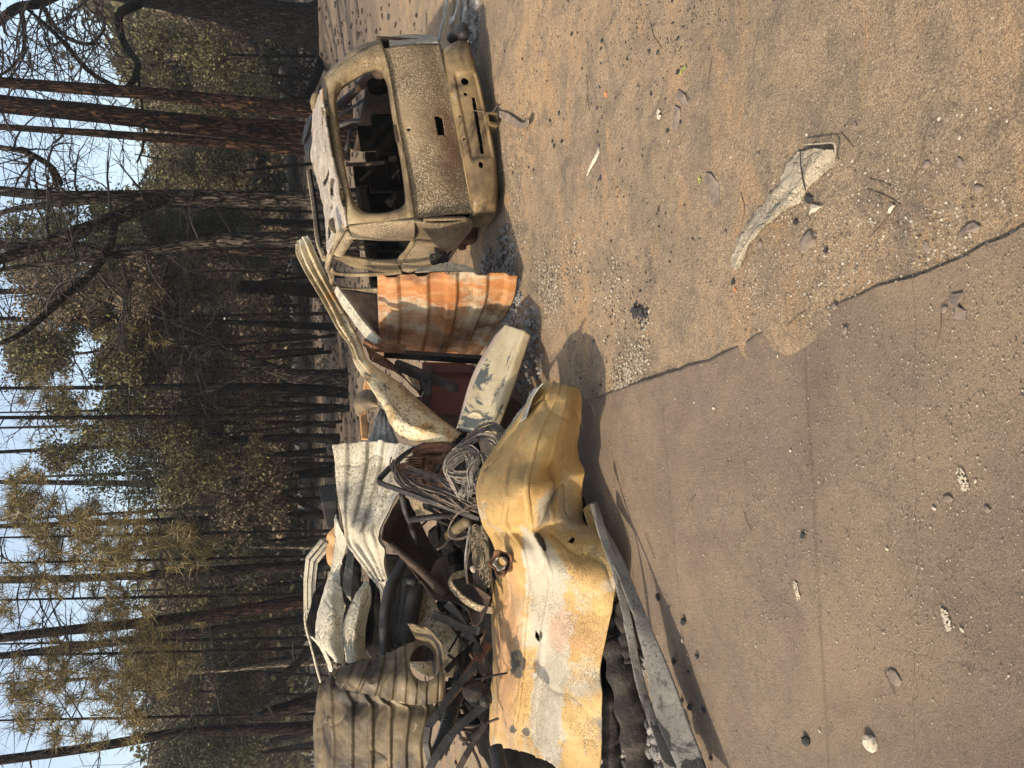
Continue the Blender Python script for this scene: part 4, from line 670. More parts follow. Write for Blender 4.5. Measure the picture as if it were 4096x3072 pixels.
sheet('arch_shade_sheet',rowsY(z4,[((1470,1400),(1560,1330),(1640,1300)),((1600,1520),(1680,1450),(1740,1430)),((1740,1620),(1800,1560),(1810,1500))],[(5.6,5.65,5.7)]*3),'brown',bpy.data.objects['wheel_arch'],thick=.01,nr=30,nc=24,crumple=(.01,4))  # brown sheet set in to give the arch its shadow
# embossed plate
pl=thing('embossed_plate',(*gp(z4(1700,1200),0)[:2],0),'bronze plate embossed with rings, wedged beside the ochre panel','plate')
q=[pt(z4(1618,890),5.55),pt(z4(1755,890),5.35),pt(z4(1808,1490),5.25),pt(z4(1655,1500),5.42)]
def P4(s,t): return (q[0]*(1-t)+q[1]*t)*(1-s)+(q[3]*(1-t)+q[2]*t)*s
mb=MB(); nn=unit(np.cross(q[1]-q[0],q[3]-q[0])); nn=nn if nn[1]<0 else -nn
mb.add([p-nn*.02 for p in q]+q,[(0,1,2,3),(7,6,5,4),(0,4,5,1),(1,5,6,2),(2,6,7,3),(3,7,4,0)]); o=bevel(put('plate_body',mb,'plate',pl),.006)
ax=unit(q[3]-q[0]); ay=unit(np.cross(nn,ax)); mb=MB()
for (x,y,rs) in ((1668,950,(.075,.05,.025)),(1645,1030,(.035,.02)),(1650,1090,(.035,.02)),(1738,1070,(.045,)),(1740,970,(.03,)),(1690,1180,(.095,.07,.045,.02)),(1668,1340,(.04,.025)),(1670,1400,(.04,.02)),(1720,1330,(.03,)),(1760,1260,(.028,)),(1768,1310,(.028,)),(1770,1350,(.028,)),(1775,1405,(.028,)),(1725,1400,(.035,)),(1690,1465,(.035,.02)),(1740,1455,(.03,))):
    r=ray(z4(x,y)); t=((q[0]-CAM)@nn)/(r@nn); c=CAM+r*t+nn*.003
    for rr in rs: mb.tube([c+rr*(math.cos(a)*ax+math.sin(a)*ay)*.8 for a in np.linspace(0,2*math.pi,25)[:-1]],.006,5,close=True)
put('embossed_ring',mb,'plate',pl,True)
r=ray(z4(1775,1462)); c=CAM+r*(((q[0]-CAM)@nn)/(r@nn))+nn*.002; mb=MB(); mb.tube([c,c+nn*.003],[.024,.024],16); put('plate_hole',mb,'black',pl)
mb=MB(); mb.tube(cr([pt(z4(x,y),Y) for x,y,Y in ((1620,880,5.52),(1590,1050,5.5),(1575,1200,5.5),(1590,1380,5.45),(1650,1520,5.4))],20),.01,6); topm('curved_wire_edge',mb,'grey','thin grey curved edging left of the embossed plate','edging',smooth=True)
mb=MB(); mb.rock(pt(z4(1642,1272),5.36),.03,.02,.02,4); topm('white_flake',mb,'flake','single white flake resting on the embossed plate','flake')
# generator engine in its tube frame
eng=thing('burnt_generator',(*gp(z4(1400,500),0)[:2],0),'burnt generator engine inside a bent black tube frame','generator')
mb=MB(); P=[pt(z4(x,y),Y) for x,y,Y in ((1450,155,6.15),(1250,165,6.2),(1080,235,6.15),(960,330,6.1),(830,460,6.0),(815,500,5.95),(850,525,5.85),(1060,600,5.7),(1250,670,5.6),(1500,760,5.5),(1700,830,5.4))]
P=cr(P,60); 
for i in range(59): mb.bar(P[i],P[i+1],.032,.035,(0,-.7,.7))
put('tube_frame',mb,'soot_metal',eng)
mb=MB(); mb.tube(cr([pt(z4(x,y),Y) for x,y,Y in ((1010,600,5.75),(1040,750,5.75),(1090,880,5.8),(1130,1000,5.85),(1140,1060,5.9))],16),.024,10); mb.tube([pt(z4(1080,840),5.75),pt(z4(1500,790),5.55)],.024,10); put('frame_tube',mb,'soot_metal',eng,True)
mb=MB(); a_,b_,c_,d_=pt(z4(1200,290),6.0),pt(z4(1400,270),5.85),pt(z4(1410,520),5.75),pt(z4(1210,530),5.85); dn=np.array([.05,.35,-.05]); mb.add([a_,b_,c_,d_,a_+dn,b_+dn,c_+dn,d_+dn],[(0,3,2,1),(4,5,6,7),(0,1,5,4),(1,2,6,5),(2,3,7,6),(3,0,4,7)])
for i in range(26):
    s_,t_=random.random(),random.random(); p=(a_*(1-s_)+b_*s_)*(1-t_)+(d_*(1-s_)+c_*s_)*t_; mb.box(p,(random.uniform(.02,.09),0,0),(0,.04,0),(0,0,random.uniform(.02,.07)))
put('engine_block',mb,'rust',eng)
mb=MB()
for i in range(11):
    y=285+i*22; 
    if i in(6,): continue
    mb.bar(pt(z4(1065,y),6.0),pt(z4(1212,y+6),5.92),.012,.10,(0,-1,.2))
mb.box(pt(z4(1140,400),6.12),(.02,.03,0),(0,.1,0),(0,0,.25))
put('cooling_fin',mb,'rust',eng)
mb=MB(); c=pt(z4(1045,400),5.95); 
V=[];F=[]
mb.rock(c,.09,.06,.09,3,20,12,.0); put('air_filter_dome',mb,'rust',eng,True)
mb=MB()
for dr in (0,45): mb.tube(cr([pt(z4(x,y+dr),Y) for x,y,Y in ((1110,250,6.0),(1180,200,6.0),(1300,178,5.95),(1400,180,5.9),(1460,205,5.85))],18),.026,8)
put('fan_belt',mb,'rust',eng,True)
mb=MB(); mb.tube(cr([pt(z4(x,y),5.75) for x,y in ((1360,350),(1320,400),(1290,470),(1280,530))],10),.016,7); put('fuel_line',mb,'soot_metal',eng,True)
# wiring loom: many strands swept around a bundle
def loom(name,paths,mat,label,n=9,spread=.03,rad=.006,seed=0,group=None):
    rg=random.Random(seed); mb=MB()
    for L in paths:
        P=cr([pt(z4(x,y),Y) for x,y,Y in L],34)
        for k in range(n):
            a0=rg.uniform(0,6.28); rr=rg.uniform(.2,1)*spread; tw=rg.uniform(1,5); Q=[]
            for i,p in enumerate(P):
                t=i/33; wv=1+.35*math.sin(t*9+a0); Q.append(p+np.array([math.cos(a0+tw*t),.4*math.sin(a0*2+tw*t),math.sin(a0+tw*t)])*rr*wv)
            mb.tube(Q,rad*rg.uniform(.7,1.3),5)
    return topm(name,mb,mat,label,'wiring',group,smooth=True)
loom('wire_bundle',[[(1900,55,5.45),(1820,20,5.5),(1720,40,5.5),(1620,110,5.5),(1560,190,5.48),(1500,230,5.5)],[(1850,180,5.35),(1800,130,5.4),(1700,110,5.45),(1600,150,5.45),(1550,220,5.42)],
   [(1560,190,5.45),(1640,230,5.4),(1740,290,5.35),(1755,360,5.32),(1700,430,5.32),(1680,500,5.3)],[(1590,200,5.42),(1610,300,5.38),(1600,430,5.34),(1560,560,5.32),(1530,640,5.32)],
   [(1570,230,5.42),(1450,290,5.42),(1400,380,5.4),(1420,450,5.38),(1480,540,5.36),(1540,620,5.34)],[(1600,250,5.4),(1500,320,5.38),(1430,420,5.36),(1550,430,5.34),(1650,400,5.33),(1640,300,5.36)],
   [(1650,240,5.38),(1680,330,5.34),(1620,430,5.32),(1640,560,5.3),(1600,620,5.3)],[(1420,400,5.4),(1500,480,5.36),(1600,500,5.34),(1680,560,5.3)]],'wire','big knot of ashen grey wires beside the ochre panel',n=13,spread=.034,rad=.0068,seed=1)
loom('wire_bundle',[[(980,380,5.95),(960,450,5.9),(1010,520,5.8),(1120,580,5.7),(1300,620,5.6),(1500,680,5.5),(1680,760,5.4)],[(990,420,5.9),(1100,410,5.85),(1250,450,5.75),(1400,510,5.6),(1480,560,5.5)],[(1000,480,5.88),(1150,540,5.75),(1350,580,5.6),(1560,640,5.45),(1690,680,5.36)],
   [(1120,600,5.7),(1300,660,5.58),(1450,700,5.5),(1600,740,5.42)],[(950,330,6.0),(960,400,5.95),(1000,460,5.9),(1100,500,5.82),(1200,560,5.74)]],'wiredark','brown scorched wires strung along the generator frame',n=13,spread=.05,rad=.006,seed=2)
loom('loose_wire',[[(1640,700,5.3),(1500,790,5.35),(1430,900,5.4),(1440,980,5.4),(1530,1000,5.38),(1620,960,5.34)],[(1620,930,5.36),(1610,1100,5.36),(1580,1250,5.36),(1600,1400,5.34)]],'wiredark','thin loose wires looping over the dark middle of the pile',n=2,spread=.012,rad=.004,seed=3)
# hoses, pipes, beams at the left of the pile (z5 frame)
def hose(name,L,r,mat,label,cat='hose',ribs=0,rg=z5,n=40,group=None):
    P=cr([pt(rg(x,y),Y) for x,y,Y in L],n if not ribs else ribs*4); R=[r]*len(P)
    if ribs: R=[r*(1.0 if i%4 in(0,1) else .80) for i in range(len(P))]
    mb=MB(); mb.tube(P,R,12); return topm(name,mb,mat,label,cat,group,smooth=not ribs)
hose('corrugated_hose',[(1620,650,5.5),(1570,750,5.45),(1520,950,5.4),(1450,1150,5.3),(1380,1400,5.2),(1300,1570,5.15)],.055,'hose','black ribbed hose lying beside the rolled tan sheet','hose',ribs=58)
hose('black_hose',[(1040,-200,5.85),(960,-60,5.8),(900,60,5.75),(860,250,5.7),(850,450,5.68),(860,650,5.66)],.035,'hose','smooth black hose curving down beside the cream sheet')
hose('black_hose',[(1075,-220,5.87),(990,-60,5.83),(925,80,5.79),(885,260,5.74),(870,450,5.7),(882,650,5.68)],.03,'hose','black hose next to the dark pipes, just right of its twin')
hose('dark_pipe',[(990,0,5.85),(960,250,5.8),(900,600,5.75)],.04,'soot_metal','thin dark pipe, leftmost of the upright pipes','pipe')
hose('dark_pipe',[(1040,20,5.82),(1010,250,5.78),(960,600,5.72)],.045,'soot_metal','dark pipe in the middle of the upright pipes','pipe')
hose('dark_pipe',[(1110,30,5.85),(1080,250,5.8),(1030,560,5.72)],.085,'soot_metal','thick dark cylinder pipe behind the curled flap','pipe')
hose('dark_pipe',[(1020,30,5.78),(1060,0,5.78),(1140,15,5.75)],.04,'soot_metal','short dark elbow pipe capping the thick cylinder','pipe')
# black bent bracket
mb=MB()
for L in (((1280,300),(1420,350),(1560,420),(1700,440)),((1410,200),(1500,300),(1600,470),(1700,650),(1740,820))):
    P=cr([pt(z5(x,y),5.35-i*.03) for i,(x,y) in enumerate(L)],24)
    for i in range(23): mb.bar(P[i],P[i+1],.06,.02,(0,-.8,.5))
topm('black_bracket',mb,'soot_metal','black bent metal bracket below the wheel arch','bracket')
mb=MB(); mb.tube([pt(z5(1400,800),5.35),pt(z5(1510,690),5.35),pt(z5(1640,590),5.35)],.022,6); mb.tube([pt(z5(1570,530),5.3),pt(z5(1700,540),5.3)],.02,6); topm('burnt_rod',mb,'black','black burnt rod under the black bracket','rod')
bg_='scorched beams beside the ribbed hose'
mb=MB(); mb.bar(pt(z5(1780,560),5.3),pt(z5(1560,880),5.15),.055,.04,(0,-.7,.7)); mb.bar(pt(z5(1560,880),5.15),pt(z5(1360,1120),5.1),.055,.04,(0,-.7,.7)); topm('scorched_beam',mb,'rust','rusty speckled beam running diagonally over the ribbed hose','beam',bg_)
mb=MB(); P=[pt(z5(x,y),Y) for x,y,Y in ((1680,740,5.1),(1500,940,5.05),(1330,1180,5.0),(1250,1290,5.0),(1230,1430,5.0),(1265,1600,5.0))]
for i in range(5): mb.bar(P[i],P[i+1],.045,.03,(0,-.7,.7))
topm('scorched_beam',mb,'soot_metal','dark bent beam curving round the lower corner of the rolled sheet','beam',bg_)
mb=MB(); P=[pt(z5(x,y),Y) for x,y,Y in ((1780,1080,4.95),(1600,1220,4.95),(1440,1370,4.95),(1300,1580,4.95),(1240,1700,4.95))]
for i in range(4): mb.bar(P[i],P[i+1],.052,.02,(0,-.7,.7))
topm('riveted_strap',mb,'soot_metal','sooty riveted strap below the ribbed hose','strap')
mb=MB(); mb.tube(cr([pt(z5(x,y),4.9) for x,y in ((1750,1270),(1640,1440),(1520,1659))],12),.022,7); mb.tube(cr([pt(z5(x,y),4.9) for x,y in ((1520,1350),(1550,1410),(1620,1420),(1640,1500))],12),.012,6); topm('burnt_rod',mb,'charlog','brown rod leaning at the foot of the pile, nearest the picture edge','rod')
mb=MB(); mb.tube(cr([pt(z5(x,y),5.05) for x,y in ((1640,900),(1650,960),(1700,1020),(1790,1010))],12),[.03,.06,.08,.085,.085,.085,.08,.08,.075,.07,.06,.06],12); topm('rusty_canister',mb,'charlog','dusty rounded canister wedged above the riveted strap','canister',smooth=True)
mb=MB(); c=pt(z5(1752,1048),4.95); mb.tube([c,c+np.array([0,-.05,.02])],[.035,.035],14); mb.tube([c+np.array([0,-.05,.02]),c+np.array([0,-.052,.021])],[.02,.02],10); topm('small_pipe_end',mb,'soot_metal','small open pipe end beside the dusty canister','pipe',smooth=True)
hose('burnt_pipe',[(1840,1480,4.75),(1860,1560,4.7),(1880,1680,4.65)],.05,'soot_metal','burnt upright pipe below the end of the ochre panel','pipe')
rg=random.Random(9)
for i in range(34):   # thin burnt rods and conduit lost in the dark parts of the pile
    x,y=[(rg.uniform(1400,1690),rg.uniform(820,1620)),(rg.uniform(1250,1600),rg.uniform(-650,-350)),(rg.uniform(1500,1700),rg.uniform(350,900))][i%3]; Y=rg.uniform(5.25,5.6) if i%3!=1 else rg.uniform(5.7,6.1)
    a=rg.uniform(0,3.14); l=rg.uniform(.07,.24); d_=np.array([math.cos(a),rg.uniform(-.3,.3),math.sin(a)]); c=pt(z5(x,y),Y); mb=MB(); mid=c+np.array([rg.uniform(-.04,.04),0,rg.uniform(-.04,.04)])
    mb.tube(cr([c-d_*l,mid,c+d_*l],8),rg.uniform(.006,.016),6); topm('thin_rod',mb,rg.choice(['soot_metal','black','wiredark','wiredark','charlog']),'thin burnt rod tangled in the dark parts of the pile','rod','thin burnt rods tangled in the pile',smooth=True)
top('black_sheet',rowsY(z5,[((700,-260),(900,-240),(1150,-200)),((730,0),(930,0),(1120,0)),((700,300),(900,320),(1080,320)),((690,560),(860,600),(1040,600)),((760,700),(900,660),(1040,640))],[(6.9,6.6,6.3)]*5),'black','black backing sheet added to darken the gap behind the hoses','metal sheet',thick=.01,nr=50,nc=40,crumple=(.05,4),seed=41)  # black backing added so the open gap reads as deep shade
top('black_sheet',rowsY(z5,[((420,-200),(520,-200),(640,-200)),((440,100),(540,100),(640,50)),((440,350),(520,380),(620,400)),((440,600),(520,620),(640,640)),((420,760),(520,740),(640,720))],[(7.1,6.9,6.7)]*5),'black','black backing sheet added to darken gaps between the crumpled cream sheets','metal sheet',thick=.01,nr=50,nc=40,crumple=(.05,4),seed=42)  # second added backing, its black stands for the shade between folds
# rolled tan corrugated sheet
rt=[[(310,900),(420,800),(560,730),(760,680),(900,640),(1060,570)],[(270,1010),(380,960),(560,960),(760,960),(900,960),(1080,880)],[(250,1130),(380,1100),(620,1080),(860,1100),(1080,1110),(1300,1110)],[(228,1260),(380,1240),(620,1240),(860,1250),(1080,1260),(1290,1240)],[(235,1430),(400,1430),(620,1430),(860,1430),(1060,1430),(1240,1440)],[(245,1659),(400,1659),(620,1659),(860,1659),(1060,1659),(1250,1659)],[(260,1900),(400,1900),(620,1900),(860,1900),(1060,1900),(1260,1900)]]
top('rolled_sheet',rowsY(z5,rt,[(5.9,5.75,5.7,5.65,5.6,5.6),(5.85,5.65,5.5,5.45,5.4,5.4),(5.85,5.62,5.5,5.42,5.35,5.3),(5.85,5.6,5.45,5.38,5.3,5.25),(5.85,5.6,5.45,5.36,5.28,5.2),(5.85,5.6,5.45,5.36,5.28,5.2),(5.85,5.6,5.45,5.36,5.28,5.2)]),'tan','tan corrugated sheet with charred creases filling the corner of the pile','corrugated sheet',thick=.006,nr=170,nc=170,ribs=(1,7,.024,.12),crumple=(.022,2.8),seed=21,
    hole=lambda S,T,G:(S>.44)&(S<.5)&(np.abs(T-.19)<.03)&(vnoise(G,14,3,2)>0))
# curled-over part with the round hole
Qc=pt(z5(1215,720),5.25)
ft=[[(400,800),(430,900),(470,960)],[(560,740),(600,850),(640,990)],[(760,690),(800,840),(860,1040)],[(900,640),(960,840),(1020,1085)],[(1010,585),(1090,880),(1140,1100)],[(1140,540),(1200,905),(1260,1095)],[(1270,580),(1330,860),(1380,1060)],[(1365,690),(1390,850),(1405,1000)]]
C=rowsY(z5,ft,[(5.6,5.5,5.45),(5.55,5.38,5.35),(5.5,5.3,5.25),(5.45,5.22,5.2),(5.4,5.15,5.15),(5.4,5.12,5.1),(5.35,5.1,5.1),(5.25,5.1,5.12)])
hc=z5(1215,735); 
def hole_px(G,cx,cy,rx,ry):
    d=G-CAM; wz=d@Fv; px=2048+FP*(d@CX)/wz; py=1536-FP*(d@CY)/wz; x=(px-1150)*2.212; y=(py-2322)*2.212
    return (((x-cx)/rx)**2+((y-cy)/ry)**2)<1
top('rolled_flap',C,'tan','tan sheet curled over the rolled sheet with a big round hole','metal sheet',thick=.006,nr=180,nc=110,crumple=(.012,3),seed=22,extra=lambda S,T,G:.016*rib(S+.15*T,9,.14),hole=lambda S,T,G:hole_px(G,1215,725,135,165)&(T<.75))
top('curled_tongue',rowsY(z5,[((1060,380),(1085,385),(1130,400)),((1110,470),(1160,430),(1200,400)),((1160,530),(1240,480),(1270,440)),((1240,600),(1290,540),(1340,540)),((1270,700),(1330,640),(1368,620)),((1300,860),(1350,780),(1385,740))],[(5.4,5.35,5.3),(5.45,5.3,5.3),(5.55,5.35,5.25),(5.6,5.4,5.2),(5.6,5.4,5.18),(5.4,5.25,5.15)]),'tan','grey-brown curled tongue rising over the round hole','metal sheet',thick=.006,nr=60,nc=30,crumple=(.02,6),seed=23)
top('hole_back_sheet',rowsY(z5,[((1080,560),(1200,560),(1330,600)),((1080,640),(1200,650),(1300,715)),((1090,718),(1200,718),(1305,718))],[(5.5,5.6,5.5)]*3),'brown','dark brown sheet seen through the round hole','metal sheet',nr=20,nc=20,thick=.006)
# pipe fitting on the panel's edge
fit=thing('pipe_fitting',gp(z4(1890,1210),.66),'rusty flared pipe fitting standing on the edge of the ochre panel','pipe fitting')
c=pt(z4(1900,1225),pt(z4(1900,1225),1)[1]*4.5)
c=gp(z4(1895,1215),.78); dr=unit(np.array([.05,-.75,.45])); sx=unit(np.cross(dr,[0,0,1])); sy=np.cross(sx,dr)
def petal_tube(R,r0,amp,k,l0,l1,ph=0,nn=36):
    V=[];F=[]
    for i,(l,rr) in enumerate(zip(l0,R)):
        for j in range(nn):
            a=2*math.pi*j/nn; q_=rr*(1+amp*i/len(R)*math.sin(k*a+ph)); V.append(c+dr*(l+.02*math.sin(k*a+ph)*i/len(R))+q_*(math.cos(a)*sx+math.sin(a)*sy))
    for i in range(len(R)-1):
        for j in range(nn): F.append((i*nn+j,i*nn+(j+1)%nn,(i+1)*nn+(j+1)%nn,(i+1)*nn+j))
    return V,F
V,F=petal_tube([.04,.05,.062,.072,.08],0,.16,5,[-.06,-.03,-.01,.01,.015],0); solid(mkobj('flared_collar',V,F,'rust',fit),.006)
V,F=petal_tube([.036,.035,.036,.04],0,.04,5,[-.06,0,.03,.05],0); solid(mkobj('pipe_mouth',V,F,'grey',fit),.007)
c2=c+sx*.065; mb=MB(); mb.tube([c2-dr*.05,c2+dr*.01],[.025,.03],12); put('side_collar',mb,'rust',fit,True)
# charred heap filling the pile, burnt logs and ash in front of it
def heap(name,pts_,mat,label,cat,n,sz,seed,kind='stuff',zf=1.0):
    rg=np.random.default_rng(seed); mb=MB()
    for i in range(n):
        k=rg.integers(len(pts_)); x,y,h,r=pts_[k]; a=rg.uniform(0,6.28); q_=rg.uniform(0,1)**.6*r; hh=max(.0,h*(1-(q_/r)**1.5)); s_=sz*rg.uniform(.4,1.4)
        mb.rock((x+q_*math.cos(a),y+q_*math.sin(a),hh*rg.uniform(.2,1)),s_*rg.uniform(.6,1.6),s_*rg.uniform(.6,1.6),s_*rg.uniform(.5,1.1),i,7,5,.5)
    return meta(put(name,mb,mat),label,cat,None,kind)
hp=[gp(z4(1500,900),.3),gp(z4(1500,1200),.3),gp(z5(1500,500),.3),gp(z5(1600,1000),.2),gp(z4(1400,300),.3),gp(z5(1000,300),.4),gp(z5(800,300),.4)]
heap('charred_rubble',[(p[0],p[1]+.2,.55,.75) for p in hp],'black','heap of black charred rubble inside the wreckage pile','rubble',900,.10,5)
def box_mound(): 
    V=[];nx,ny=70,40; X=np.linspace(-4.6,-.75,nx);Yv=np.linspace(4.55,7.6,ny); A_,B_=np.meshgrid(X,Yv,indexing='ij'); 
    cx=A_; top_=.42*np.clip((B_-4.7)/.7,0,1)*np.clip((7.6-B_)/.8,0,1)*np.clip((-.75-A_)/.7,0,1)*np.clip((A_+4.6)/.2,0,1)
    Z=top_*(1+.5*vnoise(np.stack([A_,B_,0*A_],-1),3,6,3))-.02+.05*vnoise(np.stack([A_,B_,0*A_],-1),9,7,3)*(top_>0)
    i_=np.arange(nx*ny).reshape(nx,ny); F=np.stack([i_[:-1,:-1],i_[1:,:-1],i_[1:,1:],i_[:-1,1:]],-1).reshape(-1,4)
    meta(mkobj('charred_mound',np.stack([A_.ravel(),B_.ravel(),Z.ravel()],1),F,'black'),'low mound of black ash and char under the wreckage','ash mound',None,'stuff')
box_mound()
ash=[gp(dd(x,y)) for x,y in ((1055,600),(1090,560),(1105,640),(1110,690),(1150,730),(1130,790),(1080,880),(1150,800))]
heap('ash_spill',[(p[0],p[1],.05,.32) for p in ash],'ash','grey ash and grit spilled on the dirt between the car and the pile','ash',900,.022,6)
ash2=[gp(dd(x,y)) for x,y in ((1340,1350),(1380,1450),(1400,1550),(1420,1640),(1320,1580),(1350,1650))]
heap('ash_spill',[(p[0],p[1]+.1,.12,.25) for p in ash2],'ash','pale ash and charred bits in the gap between the ochre panel and the trim','ash',900,.026,8)
lg='charred logs in the gap below the ochre panel'
for (L,r,lb) in ((((930,860,.12),(990,1100,.12),(1060,1400,.10),(1100,1659,.1)),.09,'long crusted charred log lying between the ochre panel and the gutter strip'),(((980,620,.1),(1020,850,.1),(1060,1010,.1)),.05,'thin black charred log against the narrow gutter strip'),(((880,1200,.15),(900,1450,.12),(930,1659,.1)),.07,'black charred log half under the ochre panel')):
    P=cr([gp(z7(x,y),z) for x,y,z in L],30); mb=MB(); mb.tube(P,[r*(1+.12*math.sin(i*.9)) for i in range(30)],14); V=np.array(mb.v); V=V+np.outer(vnoise(V,22,3,3)*.016,[1,1,1]); mb.v=[tuple(x) for x in V]
    topm('charred_log',mb,'charlog',lb,'log',lg,smooth=True)
mb=MB(); P=cr([pt(z4(x,y),Y) for x,y,Y in ((1610,840,5.55),(1520,900,5.7),(1430,980,5.85))],10); mb.tube(P,.045,10); topm('wood_stub',mb,'tan','pale stub of wood in the dark middle of the pile','wood stub',smooth=True)
for (x0,y0,x1,y1,w_,mt,lb) in ((1140,650,1180,800,.07,'gold','tan strip standing behind the black tube frame'),(1345,820,1400,1000,.03,'soot_metal','slim rod left of the pale wood stub'),(1395,820,1430,940,.03,'soot_metal','shorter slim rod beside the pale wood stub'),(1200,700,1330,760,.06,'soot_metal','dark bar under the generator frame')):
    mb=MB(); mb.bar(pt(z4(x0,y0),5.95),pt(z4(x1,y1),5.95),w_,.03,(0,-1,.2)); topm('metal_bar',mb,mt,lb,'bar')
# scrap at the right of the car: dull aluminium-looking strips
for L,w_,lb_ in ((((215,-60),(190,150),(160,250),(130,410)),.10,'broad dull grey trim piece at the right corner of the car, touching the body'),(((330,-60),(290,150),(235,220)),.07,'middle one of the three dull grey trim pieces right of the car'),(((395,-60),(380,100),(360,240)),.05,'thinnest dull grey trim piece right of the car, nearest the ash')):
    P=cr([gp(g8(x,y),.06+.04*i) for i,(x,y) in enumerate(L)],14)
    mb=MB()
    for i in range(13): mb.bar(P[i],P[i+1],w_,.02)
    topm('trim_scrap',mb,'grey',lb_,'trim')
p0=gp(g8(450,260)); heap('ash_spill',[(p0[0],p0[1],.04,.35),(p0[0]+.2,p0[1]+.1,.04,.3)],'ash','pale grey ash heap at the right end of the bumper','ash',300,.03,9)
HAZE=.0008
# ---------------------------------------------------------------- TREES
def leafquads(C,R,n,size,rg,flat=.55,aspect=.55):
    """n leaf quads round each centre"""
    C=np.repeat(np.asarray(C,float),n,axis=0); k=len(C); R=np.repeat(np.broadcast_to(np.asarray(R,float),(k//n,)),n)
    d=rg.normal(size=(k,3)); d/=np.linalg.norm(d,axis=1,keepdims=True); P=C+d*(R*rg.uniform(.15,1,k)**.6)[:,None]*np.array([1,1,.75])
    u=rg.normal(size=(k,3)); u/=np.linalg.norm(u,axis=1,keepdims=True); v=rg.normal(size=(k,3)); v=v-u*np.sum(u*v,1,keepdims=True); v/=np.linalg.norm(v,axis=1,keepdims=True)
    s=(size*rg.uniform(.55,1.35,k))[:,None]; V=np.stack([P-u*s,P+v*s*aspect,P+u*s,P-v*s*aspect],1).reshape(-1,3)
    return V,np.arange(4*k).reshape(k,4)
def needlequads(C,R,n,rg,wd=.012,L=.24):
    C=np.repeat(np.asarray(C,float),n,axis=0); k=len(C)
    d=rg.normal(size=(k,3)); d[:,2]+=.25; d/=np.linalg.norm(d,axis=1,keepdims=True); o=rg.normal(size=(k,3))*.05
    l=(L*rg.uniform(.6,1.25,k))[:,None]; s=np.cross(d,rg.normal(size=(k,3))); s/=np.linalg.norm(s,axis=1,keepdims=True); a=C+o
    V=np.stack([a-s*wd,a+s*wd,a+d*l+s*wd*.3,a+d*l-s*wd*.3],1).reshape(-1,3)
    return V,np.arange(4*k).reshape(k,4)
def pxnoise(P,sc,seed): P=np.asarray(P,float); return vnoise(np.c_[P[:,0]/100,P[:,1]/100,0*P[:,0]],sc,seed,3)
def scatter_px(x0,x1,y0,y1,n,rg,Y0,Y1,thr=-.1,sc=1.6,seed=1):
    P=np.stack([rg.uniform(x0,x1,n*3),rg.uniform(y0,y1,n*3)],1); e=np.minimum.reduce([(P[:,0]-x0),(x1-P[:,0]),(P[:,1]-y0),(y1-P[:,1])])/45
    w_=pxnoise(P,sc,seed)+np.clip(e,0,1)*.5-.5; P=P[w_>thr][:n]
    return np.array([pt(dd(x,y),rg.uniform(Y0,Y1)) for x,y in P]).reshape(-1,3)
def twigs(mb,p,d,L,r,depth,rg,droop=.15,nb=3,curl=.35,sides=5):
    n=8 if curl>.8 else 6; P=[np.array(p,float)]; d=unit(d); cv=np.array([rg.normal(),rg.normal(),rg.normal()])*curl
    for i in range(n):
        d=unit(d+cv/n+np.array([rg.normal(),rg.normal(),rg.normal()])*.10+np.array([0,0,-droop/n])); P.append(P[-1]+d*L/n)
    mb.tube(P,[r*(1-.75*i/n) for i in range(n+1)],sides if r>.03 else 4,cap=False)
    if depth>0:
        for b in range(nb):
            i=rg.integers(1,n+1); q=P[i]; dn=unit(P[i]-P[i-1]); s_=unit(np.array([rg.normal(),rg.normal()*.6,rg.normal()+.1])); twigs(mb,q,unit(dn*.8+s_*.8),L*rg.uniform(.4,.7),r*(1-.75*i/n)*.75,depth-1,rg,droop,nb,curl,sides)
